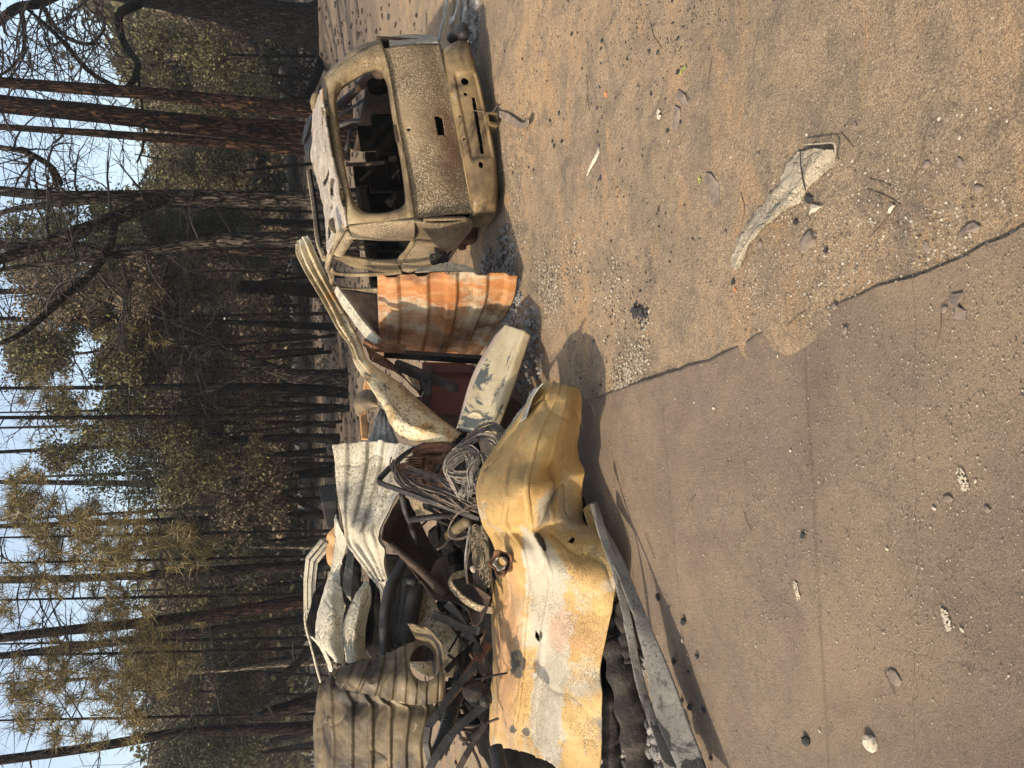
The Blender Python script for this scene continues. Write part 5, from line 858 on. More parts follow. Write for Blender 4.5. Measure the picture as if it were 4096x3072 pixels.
def tree(name,label,cat,path,mat,Y=None,group=None,ext=7.,limbs=(),tw=0,twl=1.4,twr=.022,twd=2,leaf=None,seed=0,bulge=.0,knots=.06,dn=True,twrange=(.25,1.)):
    """path: [(x,y,width)...] base first, in survey units; the first point stands on the ground when Y is None"""
    rg=np.random.default_rng(seed+100)
    if Y is None: b=gp(dd(*path[0][:2])); Y=b[1]
    P=[pt(dd(x,y),Y) for x,y,_ in path]; W=[w_*1.8517*Y/3050/2 for _,_,w_ in path]
    if P[0][2]>.02:
        t=unit(P[0]-P[1]); P=[P[0]+t*(P[0][2]/max(.3,-t[2])+.1)]+P; W=[W[0]*1.12]+W
    else: P[0]=P[0]-np.array([0,0,.1])
    if ext>0: P.append(P[-1]+unit(P[-1]-P[-2])*ext); W.append(W[-1]*.35)
    base=np.array([P[0][0],P[0][1],0.])
    root=thing(name,base,label,cat,group)
    D=[0]+list(np.cumsum([np.linalg.norm(P[i+1]-P[i]) for i in range(len(P)-1)])); n=max(10,int(D[-1]/.22)); t=np.linspace(0,D[-1],n); Q=np.stack([np.interp(t,D,[p[i] for p in P]) for i in range(3)],1)
    # gentle smoothing of the line
    for _ in range(3): Q[1:-1]=(Q[:-2]+Q[1:-1]*2+Q[2:])/4
    r=np.interp(t,D,W); r=r*(1+.35*np.exp(-t/.5)*(1+bulge)); sides=18 if r[0]>.15 else 10; mb=MB(); mb.tube(Q,list(r),sides,cap=True)
    V=np.array(mb.v); ctr=np.repeat(Q,sides,axis=0); rad=V-ctr; k=1+knots*vnoise(V,2.2,seed,3)+knots*1.3*vnoise(V*np.array([1,1,.3]),8,seed+1,2); mb.v=[tuple(x) for x in ctr+rad*k[:,None]]
    tr=put('trunk',mb,mat,root,True)
    for L in limbs:
        LP=cr([pt(dd(x,y),Y+dy) for x,y,_,dy in L],26); lr=np.interp(np.linspace(0,1,26),np.linspace(0,1,len(L)),[w_*1.8517*Y/3050/2 for _,_,w_,_ in L]); mb=MB(); mb.tube(LP,list(lr),10)
        V=np.array(mb.v); ctr=np.repeat(LP,10,axis=0); k=1+knots*1.3*vnoise(V,3,seed+2,3); mb.v=[tuple(x) for x in ctr+(V-ctr)*k[:,None]]; put('limb',mb,mat,root,True)
    if tw:
        mb=MB(); lines=[(Q,r)]+[(cr([pt(dd(x,y),Y+dy) for x,y,_,dy in L],26),np.full(26,.05)) for L in limbs]
        for i in range(tw):
            LQ,lr=lines[rg.integers(len(lines))]; j=int(rg.uniform(*twrange)*(len(LQ)-1)); a=rg.uniform(0,6.28)
            twigs(mb,LQ[j],np.array([math.cos(a),math.sin(a)*.7,rg.uniform(-.2,.5)]),twl*rg.uniform(.5,1.3),twr*rg.uniform(.6,1.3),twd,rg)
        if mb.v: put('branches',mb,'twigblack',root,False)
    if leaf:
        VV=[];FF=[];b=0
        for (x0,x1,y0,y1,ncl,kind) in leaf:
            C=scatter_px(x0,x1,y0,y1,ncl,rg,Y-2.,Y+2.5,seed=seed)
            if not len(C): continue
            if kind=='needle': v,f=needlequads(C,0,34,rg,.010,.27)
            else: v,f=leafquads(C,rg.uniform(.25,.75,len(C)),58,.050*Y/30+.010,rg)
            VV.append(v);FF.append(f+b);b+=len(v)
        if VV: mkobj('crown',np.vstack(VV),np.vstack(FF),{'needle':'needle','green':'leaf_green','brown':'leaf_brown','dark':'leaf_dark'}[leaf[0][5]],root,False)
    return root
# big near pine at the right with its bare black limbs
T1=tree('pine_tree','massive charred pine trunk right of the burnt car, with bare black limbs hooking overhead','pine tree',[(704,62,112),(660,58,84),(560,38,76),(480,12,72),(360,-14,66),(240,-34,60),(100,-62,54),(0,-85,50)],'bark_black',seed=1,knots=.09,bulge=.3,
 limbs=[[(300,10,17,-1),(262,25,16,-2),(256,52,13,-3),(270,98,12,-3.5),(294,130,11,-4),(297,150,10,-4.2),(284,180,9,-4.3),(262,192,9,-4.5),(235,180,8,-4.6),(192,154,8,-4.8),(138,92,7,-5),(100,55,6,-5),(60,20,5,-5)],
        [(120,-10,20,0),(80,8,18,-1),(44,14,16,-1.5),(18,30,16,-2),(-15,55,14,-2)],[(44,16,10,-1.5),(52,60,8,-2),(50,110,6,-2.5),(20,150,5,-3),(-20,170,4,-3)],
        [(90,10,9,-1),(130,70,8,-2),(190,95,6,-3),(225,60,5,-3),(215,20,4,-3)],[(297,150,6,-4.2),(300,175,5,-4.2),(308,240,4.5,-4.2),(310,310,4,-4.2),(296,352,3,-4.2)]],
 tw=0)
rg=np.random.default_rng(5); mb=MB()
def pxd(a,b,Y): return pt(dd(*b),Y)-pt(dd(*a),Y)
for i in range(85):
    x0=rg.uniform(-20,230); y0=rg.uniform(-10,130)*(1.-.0); ang=rg.uniform(-.9,.9)+(.3 if rg.uniform()<.5 else -.2); Yt=rg.uniform(20,25)
    a=(x0,y0); b=(x0+60*math.sin(ang)*rg.uniform(-1,1),y0+60*math.cos(ang)); twigs(mb,pt(dd(*a),Yt),pxd(a,b,Yt),rg.uniform(1.3,3.4),rg.uniform(.014,.03),2,rg,.5,3,1.7)
for i in range(24):
    x0=rg.uniform(0,300); y0=rg.uniform(110,290); Yt=rg.uniform(20,24); a=(x0,y0); b=(x0+rg.uniform(-40,60),y0+50); twigs(mb,pt(dd(*a),Yt),pxd(a,b,Yt),rg.uniform(1.,2.8),rg.uniform(.012,.022),2,rg,.4,3,1.8)
put('branches',mb,'twigblack',T1,False)
tree('pine_tree','red-barked pine trunk nearest the big charred pine, rising behind the car','pine tree',[(677,240,31),(520,223,30),(340,203,25),(160,190,23),(0,178,20)],'bark_red',Y=19.,seed=2,tw=10,twl=1.2,twrange=(.5,.9))
tree('pine_tree','thickest of the three pine trunks standing close together behind the car roof','pine tree',[(657,286,47),(520,279,44),(360,262,38),(200,244,36),(0,224,34)],'bark_red',Y=17.,seed=3,tw=12,twl=1.2,twrange=(.5,.9))
tree('pine_tree','slimmest of the three pine trunks standing close together behind the car roof','pine tree',[(657,324,22),(520,313,20),(360,299,19),(200,287,14),(0,274,12)],'bark_red',Y=20.,seed=4,tw=8,twl=1.,twrange=(.4,.9))
tree('oak_tree','grey cracked-bark oak forking into three big arms behind the car','oak tree',[(667,428,35),(560,430,33),(440,427,33),(390,424,30),(300,424,25),(240,424,24),(120,424,20),(0,412,19)],'bark_oak',Y=16.,seed=5,ext=3,tw=34,twl=1.5,twr=.022,twrange=(.35,.95),
 limbs=[[(250,424,15,0),(200,434,15,0),(120,440,13,.3),(40,450,12,.6),(-30,470,9,1)],[(410,424,28,0),(380,424,27,0),(330,440,26,-.2),(290,455,27,-.4),(230,478,27,-.6),(165,502,25,-.8),(90,530,21,-1),(0,560,19,-1.2),(-60,580,15,-1.3)],[(245,470,17,-.6),(243,500,17,-.9),(232,540,16,-1.1),(191,598,14,-1.3),(140,640,13,-1.5),(89,687,12,-1.7),(40,725,10,-1.9),(0,742,9,-2)],[(130,395,12,0),(110,360,11,-.4),(60,330,10,-.8),(0,318,9,-1)]])
tree('oak_tree','bent grey oak trunk standing left of the forked oak','oak tree',[(677,521,26),(600,517,26),(480,520,24),(400,528,22),(300,545,18),(180,560,14),(60,575,10)],'bark_oak',Y=15.,seed=6,ext=2,tw=26,twl=1.6,twrange=(.4,.95),limbs=[[(330,540,12,0),(290,590,11,.2),(270,650,9,.5),(285,700,7,.8)],[(240,552,10,0),(170,530,9,0),(60,520,8,.3)]])
tree('pine_tree','black pine trunk pressed close against the bent grey oak','pine tree',[(672,547,20),(560,545,18),(400,538,16),(200,532,16),(0,530,15)],'bark_brown',Y=19.,seed=7,tw=14,twl=1.2)
tree('pine_tree','reddish pine trunk directly behind the tip of the twisted golden sheet','pine tree',[(700,627,31),(560,624,22),(400,620,19),(240,625,15),(0,630,11)],'bark_red',seed=8,tw=22,twl=1.6,twrange=(.3,.95))
tree('pine_tree','slim jet-black trunk standing alone left of the golden sheet tip','pine tree',[(742,708,17),(640,703,15),(560,699,12),(400,693,9),(200,690,7)],'bark_black',seed=9,tw=14)
tree('oak_tree','stout brown oak trunk beside a black pine, leaning aside above head height','oak tree',[(752,817,34),(660,814,31),(610,808,27),(560,785,20),(500,765,14),(440,745,11),(330,742,8),(230,756,6)],'bark_oak',seed=10,ext=2,tw=40,twl=1.8,twr=.024,twrange=(.3,.98),limbs=[[(500,765,13,0),(440,720,11,.3),(360,690,9,.6),(260,640,7,1)],[(560,785,12,0),(480,830,10,0),(400,860,9,.3),(300,880,6,.6)]])
tree('pine_tree','thick black pine trunk touching the stout brown oak','pine tree',[(752,845,27),(660,842,25),(545,838,22),(400,836,15),(250,837,9),(100,838,7)],'bark_black',seed=11,tw=20,twl=1.5)
tree('pine_tree','thin black trunk leaning slightly, right of the raw orange board','pine tree',[(756,882,13),(680,888,12),(560,899,12),(400,902,12),(170,902,9)],'bark_brown',seed=12,tw=12)
tree('pine_tree','thin brown trunk next to the slightly leaning thin black trunk','pine tree',[(728,918,13),(640,914,11),(545,913,9),(300,918,7)],'bark_brown',seed=13,tw=12)
tree('pine_tree','black trunk directly above the top edge of the white corrugated sheet','pine tree',[(737,949,20),(660,945,18),(560,947,15),(400,955,13),(270,962,10)],'bark_black',seed=14,tw=18,twl=1.6)
tree('pine_tree','short-looking brown trunk over the middle of the white corrugated sheet','pine tree',[(701,1005,13),(640,1008,12),(560,1012,11),(400,1018,9)],'bark_brown',seed=15,tw=10)
tree('pine_tree','dark pine leaning left above the steel box, half way along the white sheet','pine tree',[(722,1017,22),(660,1024,20),(580,1034,18),(440,1046,15),(250,1044,12),(0,1041,8)],'bark_brown',seed=16,tw=26,twl=1.7,twrange=(.2,.95))
tree('dead_tree','thin reddish dead trunk leaning steeply across the forest floor above the steel box','dead tree',[(712,1118,9),(660,1092,10),(610,1068,9),(558,1044,7)],'bark_red',seed=17,ext=.6)
tree('pine_tree','slender brown trunk just right of the steel box','pine tree',[(705,1078,14),(600,1083,12),(480,1095,9),(330,1104,7)],'bark_brown',seed=18,tw=10)
tree('pine_tree','dark straight pine rising behind the steel box','pine tree',[(696,1112,17),(560,1116,15),(445,1122,15),(280,1128,12),(120,1133,10)],'bark_brown',Y=30,seed=19,tw=20,twl=1.5)
tree('peeled_post','short pale peeled trunk standing behind the pale bent frame','dead tree',[(697,1183,7),(660,1183,7),(630,1183,6),(560,1182,5)],'bark_pale',Y=26,seed=20,ext=.3)
tree('pine_tree','straight brown pine rising behind the pale bent frame','pine tree',[(672,1222,25),(560,1228,22),(308,1243,17),(150,1250,15),(0,1253,14)],'bark_brown',Y=24,seed=21,tw=16,twl=1.5)
tree('pine_tree','pine leaning left, right one of the leaning pair above the crumpled cream sheets','pine tree',[(663,1297,29),(560,1314,26),(462,1328,24),(300,1346,21),(137,1362,19),(0,1378,17)],'bark_red',Y=22,seed=22,tw=14,twl=1.4)
tree('pine_tree','pine leaning left, left one of the leaning pair above the crumpled cream sheets','pine tree',[(662,1338,19),(520,1354,18),(376,1372,17),(205,1393,15),(0,1417,13)],'bark_brown',Y=27,seed=23,tw=24,twl=1.7)
tree('pine_tree','thin half-peeled trunk above the fold where the rolled tan sheet begins','pine tree',[(702,1430,13),(600,1436,10),(490,1447,9),(350,1456,7),(205,1465,6)],'bark_pale',seed=24,Y=26,tw=22,twl=1.6)
tree('leaning_trunk','black trunk leaning across from the pile against the snapped tree','dead tree',[(700,1378,20),(640,1432,19),(600,1478,17),(557,1535,15)],'bark_black',Y=17,seed=25,ext=.2,tw=5,twl=.7)
tree('snapped_tree','snapped dark stump, broken off at head height beside the leaning trunk','dead tree',[(690,1512,34),(640,1526,31),(590,1541,28),(557,1550,24)],'bark_brown',Y=17.5,seed=26,ext=.25,knots=.12)
tree('pine_tree','big leaning pine at the far left above the rolled tan sheet','pine tree',[(690,1572,26),(560,1574,22),(376,1583,19),(240,1608,18),(120,1626,18),(0,1642,17)],'bark_brown',Y=21,seed=27,tw=36,twl=1.9,twr=.022)
# crowns: each of these trees is a slim trunk hung with leaves, filling the wood behind
crowns=[
 ('green oak crown catching the light right of the three pines',[(290,520,60,170,210,'green')],(600,120),31),
 ('broad yellow-green oak crown behind the three pines',[(330,560,150,330,330,'green')],(600,215),33),
 ('low green oak branches beside the big charred pine',[(420,600,70,230,130,'green')],(620,165),30),
 ('green oak crown seen between the pines and the forked oak',[(330,600,310,420,240,'green')],(610,360),36),
 ('dark green crown behind the forked oak',[(250,620,430,600,420,'dark')],(620,480),30),
 ('tall sparse green crown above the forked oak',[(0,300,350,600,170,'green')],(600,455),26),
 ('brown scorched crown behind the red trunk',[(120,560,560,720,420,'brown')],(640,600),28),
 ('thin brown leaves high over the oak arms',[(0,330,560,700,220,'brown')],(600,590),23),
 ('green and brown leaves high in the centre of the wood',[(0,300,690,860,260,'green')],(600,800),25),
 ('dark leaves between the oak arms',[(60,330,430,570,130,'dark')],(620,515),22),
 ('mixed brown crown in the middle of the wood',[(20,400,620,840,400,'brown')],(620,735),27),
 ('dense scorched crown over the stout oak',[(300,620,690,840,430,'brown')],(620,770),29),
 ('brown-leaved crown left of the stout oak',[(360,600,820,940,300,'brown')],(620,870),28),
 ('high green-brown crown over the thin trunks',[(60,360,840,1010,240,'green')],(600,925),26),
 ('yellow-green oak crown above the white corrugated sheet',[(330,600,900,1100,430,'green')],(620,985),27),
 ('dark airy crown with sky gaps above the white sheet',[(160,420,900,1080,170,'dark')],(610,1000),30),
 ('low scorched crown behind the steel box',[(440,620,1000,1160,260,'brown')],(620,1060),29),
 ('green crown behind the pale bent frame',[(320,600,1100,1250,360,'dark')],(620,1165),30),
 ('brown-green crown between the leaning pines',[(330,600,1230,1400,360,'green')],(620,1260),31),
 ('dark crown behind the leaning pair of pines',[(300,560,1340,1500,330,'dark')],(620,1400),31),
 ('dense green-brown crown behind the snapped tree',[(260,600,1450,1670,520,'green')],(620,1500),30),
 ('low dark crown at the far left edge of the wood',[(330,600,1540,1700,330,'dark')],(640,1620),27),
 ('scorched crown behind the half-peeled trunk',[(280,600,1380,1560,260,'brown')],(620,1455),33),
]
for i,(lab,lf,(bx,by),Yc_) in enumerate(crowns):
    tree('oak_tree' ,lab,'oak tree',[(bx,by,6),(bx-120,by+random.uniform(-14,14),5),(bx-240,by+random.uniform(-24,24),6)],'bark_brown',Y=Yc_,seed=60+i,ext=1.5,tw=14,twl=1.9,twr=.02,leaf=lf,group=None,twrange=(.45,1.))
pn=[('pine with drooping needle tufts over the steel box',[(-20,330,1010,1230,150,'needle')],(560,1150),19),('yellowing pine boughs hanging above the pale bent frame',[(150,480,1090,1260,80,'needle')],(560,1205),19),
    ('pine tufts around the straight brown pine',[(-20,300,1160,1360,90,'needle')],(560,1285),20),('browned pine tufts between the leaning pines and the half-peeled trunk',[(-20,400,1290,1500,120,'needle')],(560,1405),20),
    ('pine tufts drooping at the far left above the snapped tree',[(20,360,1420,1640,130,'needle')],(560,1545),19),('orange-brown pine tufts in the middle of the wood',[(60,380,560,760,90,'needle')],(560,680),24),('sparse pine boughs behind the forked oak arms',[(230,400,430,520,40,'needle')],(560,505),24),
    ('pine tufts low before the dark crowns',[(300,440,1340,1480,40,'needle')],(560,1380),22),('pale green pine tufts high in the centre',[(30,260,780,960,60,'needle')],(560,880),25)]
for i,(lab,lf,(bx,by),Yc_) in enumerate(pn):
    tree('pine_tree',lab,'pine tree',[(bx,by,7),(bx-200,by+4,6),(bx-400,by+8,5)],'bark_brown',Y=Yc_,seed=90+i,ext=3,tw=26,twl=1.7,twr=.018,leaf=lf,twrange=(.4,1.))
# far woodland mass
rg=np.random.default_rng(77); n=16000; P=np.stack([rg.uniform(150,640,n),rg.uniform(-80,1750,n)],1); P[:,0]=np.where((P[:,0]>590)&(P[:,0]>np.interp(P[:,1],[0,1700],[575,640])),P[:,0]-60,P[:,0])
lim=np.interp(P[:,1],[0,60,150,340,420,600,760,840,1000,1100,1300,1500,1700],[200,270,300,400,360,300,330,380,420,400,400,400,330])
keep=P[:,0]>lim-30+130*pxnoise(P,1.4,5)+rg.normal(size=n)*28; P=P[keep]; Yf=rg.uniform(50,85,len(P)); C=np.array([pt(dd(x,y),Y) for (x,y),Y in zip(P,Yf)])
ys_=rg.uniform(-60,1720,1300); C=np.vstack([C,np.array([pt(dd(rg.uniform(556,590)+.049*y,y),rg.uniform(60,80)) for y in ys_])]); v,f=leafquads(C,np.full(len(C),1.),12,.26,rg); meta(mkobj('far_wood',v,f,'leaf_green',None,False),'far dark wood massed behind the nearer trees','wood',None,'stuff')
n=9000; P=np.stack([rg.uniform(330,612,n),rg.uniform(-80,1750,n)],1); keep=(pxnoise(P,2.,15)>-.22+np.clip((P[:,0]-540)/70,0,1)*.35); P=P[keep]; C=np.array([pt(dd(x,y),rg.uniform(40,54)) for x,y in P])
v,f=leafquads(C,np.full(len(C),.55),17,.13,rg); meta(mkobj('undergrowth',v,f,'leaf_brown',None,False),'scorched brown foliage hanging low between the trunks','foliage',None,'stuff')
FC={}; FEAT=[(60,'the big charred pine'),(240,'the red-barked pine'),(324,'the slim pine'),(428,'the forked oak'),(521,'the bent grey oak'),(627,'the red trunk'),(708,'the jet-black trunk'),(830,'the stout brown oak'),(948,'the white corrugated sheet'),(1110,'the steel box'),(1222,'the pale bent frame'),(1300,'the leaning pine pair'),(1430,'the half-peeled trunk'),(1540,'the snapped tree'),(1640,'the far left leaning pine')]
# distant trunks on the forest floor
rg=np.random.default_rng(21)
for i in range(26):
    y=rg.uniform(20,1700); Yd=rg.uniform(34,75); b=pt(dd(640,y),Yd); b[2]=0; hgt=rg.uniform(5,9); r=rg.uniform(.07,.17); ln=rg.normal()*.04
    ft=min(FEAT,key=lambda q:abs(q[0]-y)); dy_=y-ft[0]; sd_='right' if dy_<0 else 'left'; FC[(ft[1],sd_)]=FC.get((ft[1],sd_),0)+1
    root=thing('pine_tree',b,'distant thin trunk far behind and %s of %s, %s'%(sd_,ft[1],['','second counted','third counted','fourth counted','fifth counted','sixth counted','seventh counted','eighth counted'][min(7,FC[(ft[1],sd_)]-1)] or 'first counted'),'pine tree','distant scorched trunks across the forest floor')
    mb=MB(); mb.tube([b-np.array([0,0,.3]),b+np.array([ln*hgt*.4,0,hgt*.5]),b+np.array([ln*hgt,0,hgt])],[r*1.2,r,r*.6],8,cap=False); put('trunk',mb,['bark_black','bark_brown','bark_red'][int(rg.integers(3))],root,True)
# fallen logs on the forest floor
for (xa,ya,xb,yb,w_,lb) in ((655,1340,658,1400,6,'fallen log lying beyond the leaning pines'),(688,1003,668,1240,8,'long fallen log lying behind the steel box'),(662,1120,668,1240,5,'thin fallen pole behind the pale bent frame'),(690,752,672,760,5,'small dark fallen stick on the open forest floor'),(668,640,664,700,6,'fallen pole left of the reddish trunk')):
    a,b=gp(dd(xa,ya)),gp(dd(xb,yb)); 
    mb=MB(); r=w_*1.85*a[1]/3050/2; mb.tube([a+[0,0,r],(a+b)/2+[0,0,r*1.3],b+[0,0,r]],[r,r,r*.8],8); topm('fallen_log',mb,'bark_brown',lb,'log',smooth=True)
# dead branch pile beside the big pine
rg=np.random.default_rng(31); mb=MB()
for i in range(46):
    a=(rg.uniform(640,695),rg.uniform(95,235)); q=gp(dd(*a)); q[2]=.05; twigs(mb,q,np.array([rg.uniform(-1,.7),rg.normal()*.3,rg.uniform(.2,1)]),rg.uniform(.7,2.6),rg.uniform(.02,.05),2,rg,.5,3,.9)
topm('dead_branches',mb,'bark_brown','tangle of dead grey-brown branches between the big pine and the car','branches')
mb=MB(); P=cr([gp(dd(695,130),.2),pt(dd(672,190),23),pt(dd(640,215),22.5),pt(dd(600,190),22)],12); mb.tube(P,[.16,.15,.14,.13,.12,.11,.1,.09,.08,.06,.05,.03],8); topm('fallen_limb',mb,'bark_black','thick black fallen limb arching beside the big pine','limb',smooth=True)
# wisps of ground cover, ash patches far
rg=np.random.default_rng(41); mb=MB()
for i in range(4200):
    Yd=rg.uniform(9,60); X=rg.uniform(-.62,.62)*Yd+rg.normal(); s_=rg.uniform(.0012,.0036)*Yd; mb.rock((X,Yd,float(gz(X,Yd))+s_*.2),s_*rg.uniform(.7,2.2),s_,s_*.5,i,6,4,.6)
meta(put('forest_litter',mb,'charlog'),'charred litter strewn over the forest floor','litter',None,'stuff')
# ---------------------------------------------------------------- SMALL THINGS ON THE GROUND
_o=np.argsort(EDGE[:,0]); EXs,EYs=EDGE[_o,0],EDGE[_o,1]
def zat(p):
    if p[1]<np.interp(p[0],EXs,EYs)-.03: return .026
    return float(gz(p[0],p[1]))
rg=np.random.default_rng(51); mb=MB(); n=15000
for i in range(n):
    x,y=rg.uniform(1000,2300),rg.uniform(-40,1700); p=gp(dd(x,y)); 
    if vnoise(np.array([[p[0],p[1],0]]),1.3,9,3)[0]<rg.uniform(-.5,.35): continue
    s_=rg.uniform(.0007,.0023)*(1+p[1]*.2); z=zat(p); mb.rock((p[0],p[1],z+s_*.3),s_*rg.uniform(.8,1.7),s_*rg.uniform(.8,1.5),s_*.6,i,5,3,.35)
V=np.array(mb.v); me_=put('gravel',mb,'grit'); meta(me_,'fine pale grit scattered over dirt and road','gravel',None,'stuff')
rg=np.random.default_rng(52); mb=MB()
for i in range(3500):
    x,y=rg.uniform(1080,2250),rg.uniform(-40,1700); p=gp(dd(x,y))
    if zat(p)==.026: continue
    s_=rg.uniform(.0009,.0030)*(1+p[1]*.2); mb.rock((p[0],p[1],zat(p)+s_*.3),s_*rg.uniform(.8,1.9),s_,s_*.6,i,5,3,.4)
meta(put('dark_grit',mb,'stone'),'brown and dark grit scattered over the dirt','gravel',None,'stuff')
def item(name,rg_,x,y,s_,mat,label,cat,group=None,flat=.6,asp=1.4,seed=0,z0=0.,n=9,m=6,rough=.45):
    p=gp(rg_(x,y)); mb=MB(); z=zat(p); mb.rock((p[0],p[1],z+s_*flat*.5),s_*asp,s_,s_*flat,seed,n,m,rough); return topm(name,mb,mat,label,cat,group)
gch='small black charcoal lumps on the tan dirt'; lch='small black charcoal lump lying on the tan dirt'
for i,(x,y) in enumerate([(207,523),(412,715),(435,575),(445,1068),(465,1250),(480,1290),(520,1000),(550,1250),(560,1050),(690,290),(730,605),(895,430),(910,360),(870,955),(1320,450),(1395,462),(260,1480),(120,1530),(300,1500),(905,1570),(1495,1160),(1605,1080),(1580,640),(875,1165),(640,300),(1350,830) ]):
    item('charcoal_lump',g4,x,y,random.uniform(.008,.015),'charcoal',lch,'charcoal',gch,seed=i+3)
gst='small brown stones on the dirt'; lst='small brown stone lying on the dirt'
for i,(x,y) in enumerate([(380,480),(1680,370),(1380,750),(1980,200),(2180,1030),(600,30),(380,30),(1230,780),(2000,690)]): item('stone',g4,x,y,random.uniform(.012,.022),'stone',lst,'stone',gst,seed=i+40)
for i,(x,y) in enumerate([(390,365),(1035,175),(310,110),(178,885),(1510,430),(1740,420),(1665,1390),(930,1370),(1000,1530),(1860,590)]): item('stone',g5,x,y,random.uniform(.009,.014),'stone',lst,'stone',gst,seed=i+60)
item('stone',g5,735,935,.040,'stone','flat grey-brown stone, largest of those beside the dusty cloth','stone',flat=.45,asp=1.2,seed=77)
item('stone',g5,730,655,.020,'charcoal','dark stone touching the edge of the dusty cloth','stone',asp=1.3,seed=78)
item('stone',g5,410,955,.016,'stone','brown angular stone under the cloth\'s narrow end','stone',asp=1.3,seed=79)
item('charcoal_lump',g5,648,810,.013,'charcoal','round black charcoal ball beside the middle of the dusty cloth','charcoal',flat=1,asp=1,seed=80,rough=.2)
item('charcoal_lump',g5,853,1000,.011,'charcoal','round black lump next to the flat grey-brown stone','charcoal',flat=1,asp=1,seed=81)
item('charcoal_lump',g5,230,1210,.016,'charcoal','long black lump at the tip of the dusty cloth','charcoal',asp=.7,seed=82)
item('clay_chip',g5,243,1260,.008,'brick','tiny orange clay chip at the tip of the dusty cloth','chip',seed=83)
item('clay_chip',g4,948,835,.022,'brick','orange clay chip lying on the dirt behind the hooked scrap','chip',asp=.8,flat=.5,seed=84)
item('stone',g5,1510,975,.014,'stone','dark angular stone close to the road edge','stone',seed=85)
item('stone',g7,1720,130,.012,'stone','flat dark slate chip alone on the road, upper right of the rut','stone',flat=.3,asp=1.8,seed=86)
item('stone',g7,1945,190,.011,'stone','second dark slate chip on the road, nearest the picture edge','stone',flat=.3,asp=1.,seed=87)
item('charcoal_lump',g7,215,825,.022,'charcoal','round striped charcoal lump on the road near the pale trim','charcoal',flat=.6,asp=1.,seed=88)
item('charcoal_lump',g7,918,1500,.020,'charcoal','largest black lump alone on the lower left road','charcoal',flat=.6,asp=1.2,seed=89)
item('charcoal_lump',g7,898,340,.013,'charcoal','small pointed black lump on the wheel rut of the road','charcoal',asp=1.5,seed=90)
grc='charcoal lumps on the road beside the pale trim'
for i,(x,y) in enumerate([(70,690),(128,750),(290,1023),(240,1110),(205,1275),(250,1310),(328,1325),(160,1050),(370,1600)]): item('charcoal_lump',g7,x,y,random.uniform(.009,.017),'charcoal','black charcoal lump on the road edge beside the pale trim','charcoal',grc,seed=i+100)
item('stone',g7,1285,1515,.030,'flake','pale lump of rock sitting on the near road, lower left','rock',flat=.6,asp=1.2,seed=120)
item('stone',g7,1415,1140,.026,'stone','broad embedded stone flush with the road surface','stone',flat=.14,asp=1.2,seed=121,z0=.034)
gfl='pale chips strewn on dirt and road'; lfl='small pale angular chip lying on the ground'
for rg_,L in ((g5,[(710,230),(1835,65),(1590,125),(1730,250),(1365,370),(1575,390),(1840,545),(1185,745),(945,750),(1225,905),(2040,140),(1410,805),(280,1460),(205,380),(825,1215),(2110,765)]),(g6,[(1475,180),(1835,497),(1090,905),(925,870),(1265,955),(1565,950),(1950,1330)]),(g7,[(985,38),(1878,32),(1372,415),(1090,940),(1355,890),(205,935),(340,1065),(625,965),(275,1380),(990,1443),(2065,1130),(1800,870),(1575,525),(1640,185)]),(g4,[(1495,355),(1505,1250),(565,1270),(2040,1390),(320,1570)])):
    for i,(x,y) in enumerate(L):
        p=gp(rg_(x,y)); s_=random.uniform(.003,.006)*(1+p[1]*.12); item('pale_chip',rg_,x,y,s_,'flake',lfl,'chip',gfl,flat=.35,asp=random.uniform(.8,1.8),seed=i+130,z0=.034 if rg_ in (g6,g7) else 0,n=6,m=4)
# twigs on the ground
gtw='thin dry twigs lying on the dirt and road'; ltw='thin dry twig lying on the ground'
for rg_,L in ((g5,[((1495,260),(1460,430),(1350,710)),((1150,905),(1260,780),(1345,690)),((1130,525),(1240,550),(1300,590)),((1110,590),(1250,640),(1340,690)),((1645,1395),(1640,1520),(1600,1659)),((610,1505),(680,1440),(735,1400)),((275,610),(305,720),(275,840)),((940,215),(1000,280),(1025,315))]),(g7,[((560,200),(580,260),(605,310)),((1360,1095),(1390,1160),(1425,1235)),((230,210),(255,150),(285,115)),((0,330),(25,400),(55,470))]),(g4,[((770,660),(790,860),(805,980)),((1870,500),(1850,700),(1840,800)),((60,430),(100,330),(150,230)),((1330,200),(1360,300),(1430,430)),((1760,420),(1820,360),(1890,290))])):
    for a,b,c in L:
        P=cr([gp(rg_(*q)) for q in (a,b,c)],9); P[:,2]=[zat(q)+.004 for q in P]; mb=MB(); mb.tube(P,.0014*(1+P[0][1]*.15),5); topm('twig',mb,'twig',ltw,'twig',gtw)
# dusty cloth
cl=[((665,310),(740,290),(820,288),(900,280)),((600,390),(690,390),(800,390),(895,400)),((540,490),(640,490),(760,480),(875,452)),((480,590),(560,590),(660,600),(740,560)),((420,660),(500,680),(580,700),(650,690)),((350,760),(400,790),(460,800),(540,745)),((290,850),(330,870),(380,880),(440,820)),((240,930),(280,960),(320,960),(370,900)),((205,1040),(235,1050),(270,1060),(310,1010)),((205,1130),(225,1145),(245,1145),(275,1110))]
C=rowsZ(g5,cl,[(.012,.03,.028,.02)]+[(.01,.035,.03,.01)]*3+[(.01,.03,.045,.012)]*3+[(.01,.028,.03,.01)]*3)
o=top('cloth',C,'cloth','pale dusty knitted cloth lying crumpled on the dirt by the road edge','cloth',thick=.006,nr=170,nc=60,crumple=(.022,13),seed=31,extra=lambda S,T,G:.010*np.exp(-((T-.45-.15*np.sin(S*3))/.06)**2)-.008*np.exp(-((T-.6)/.05)**2)*(S>.4),rag=.06)
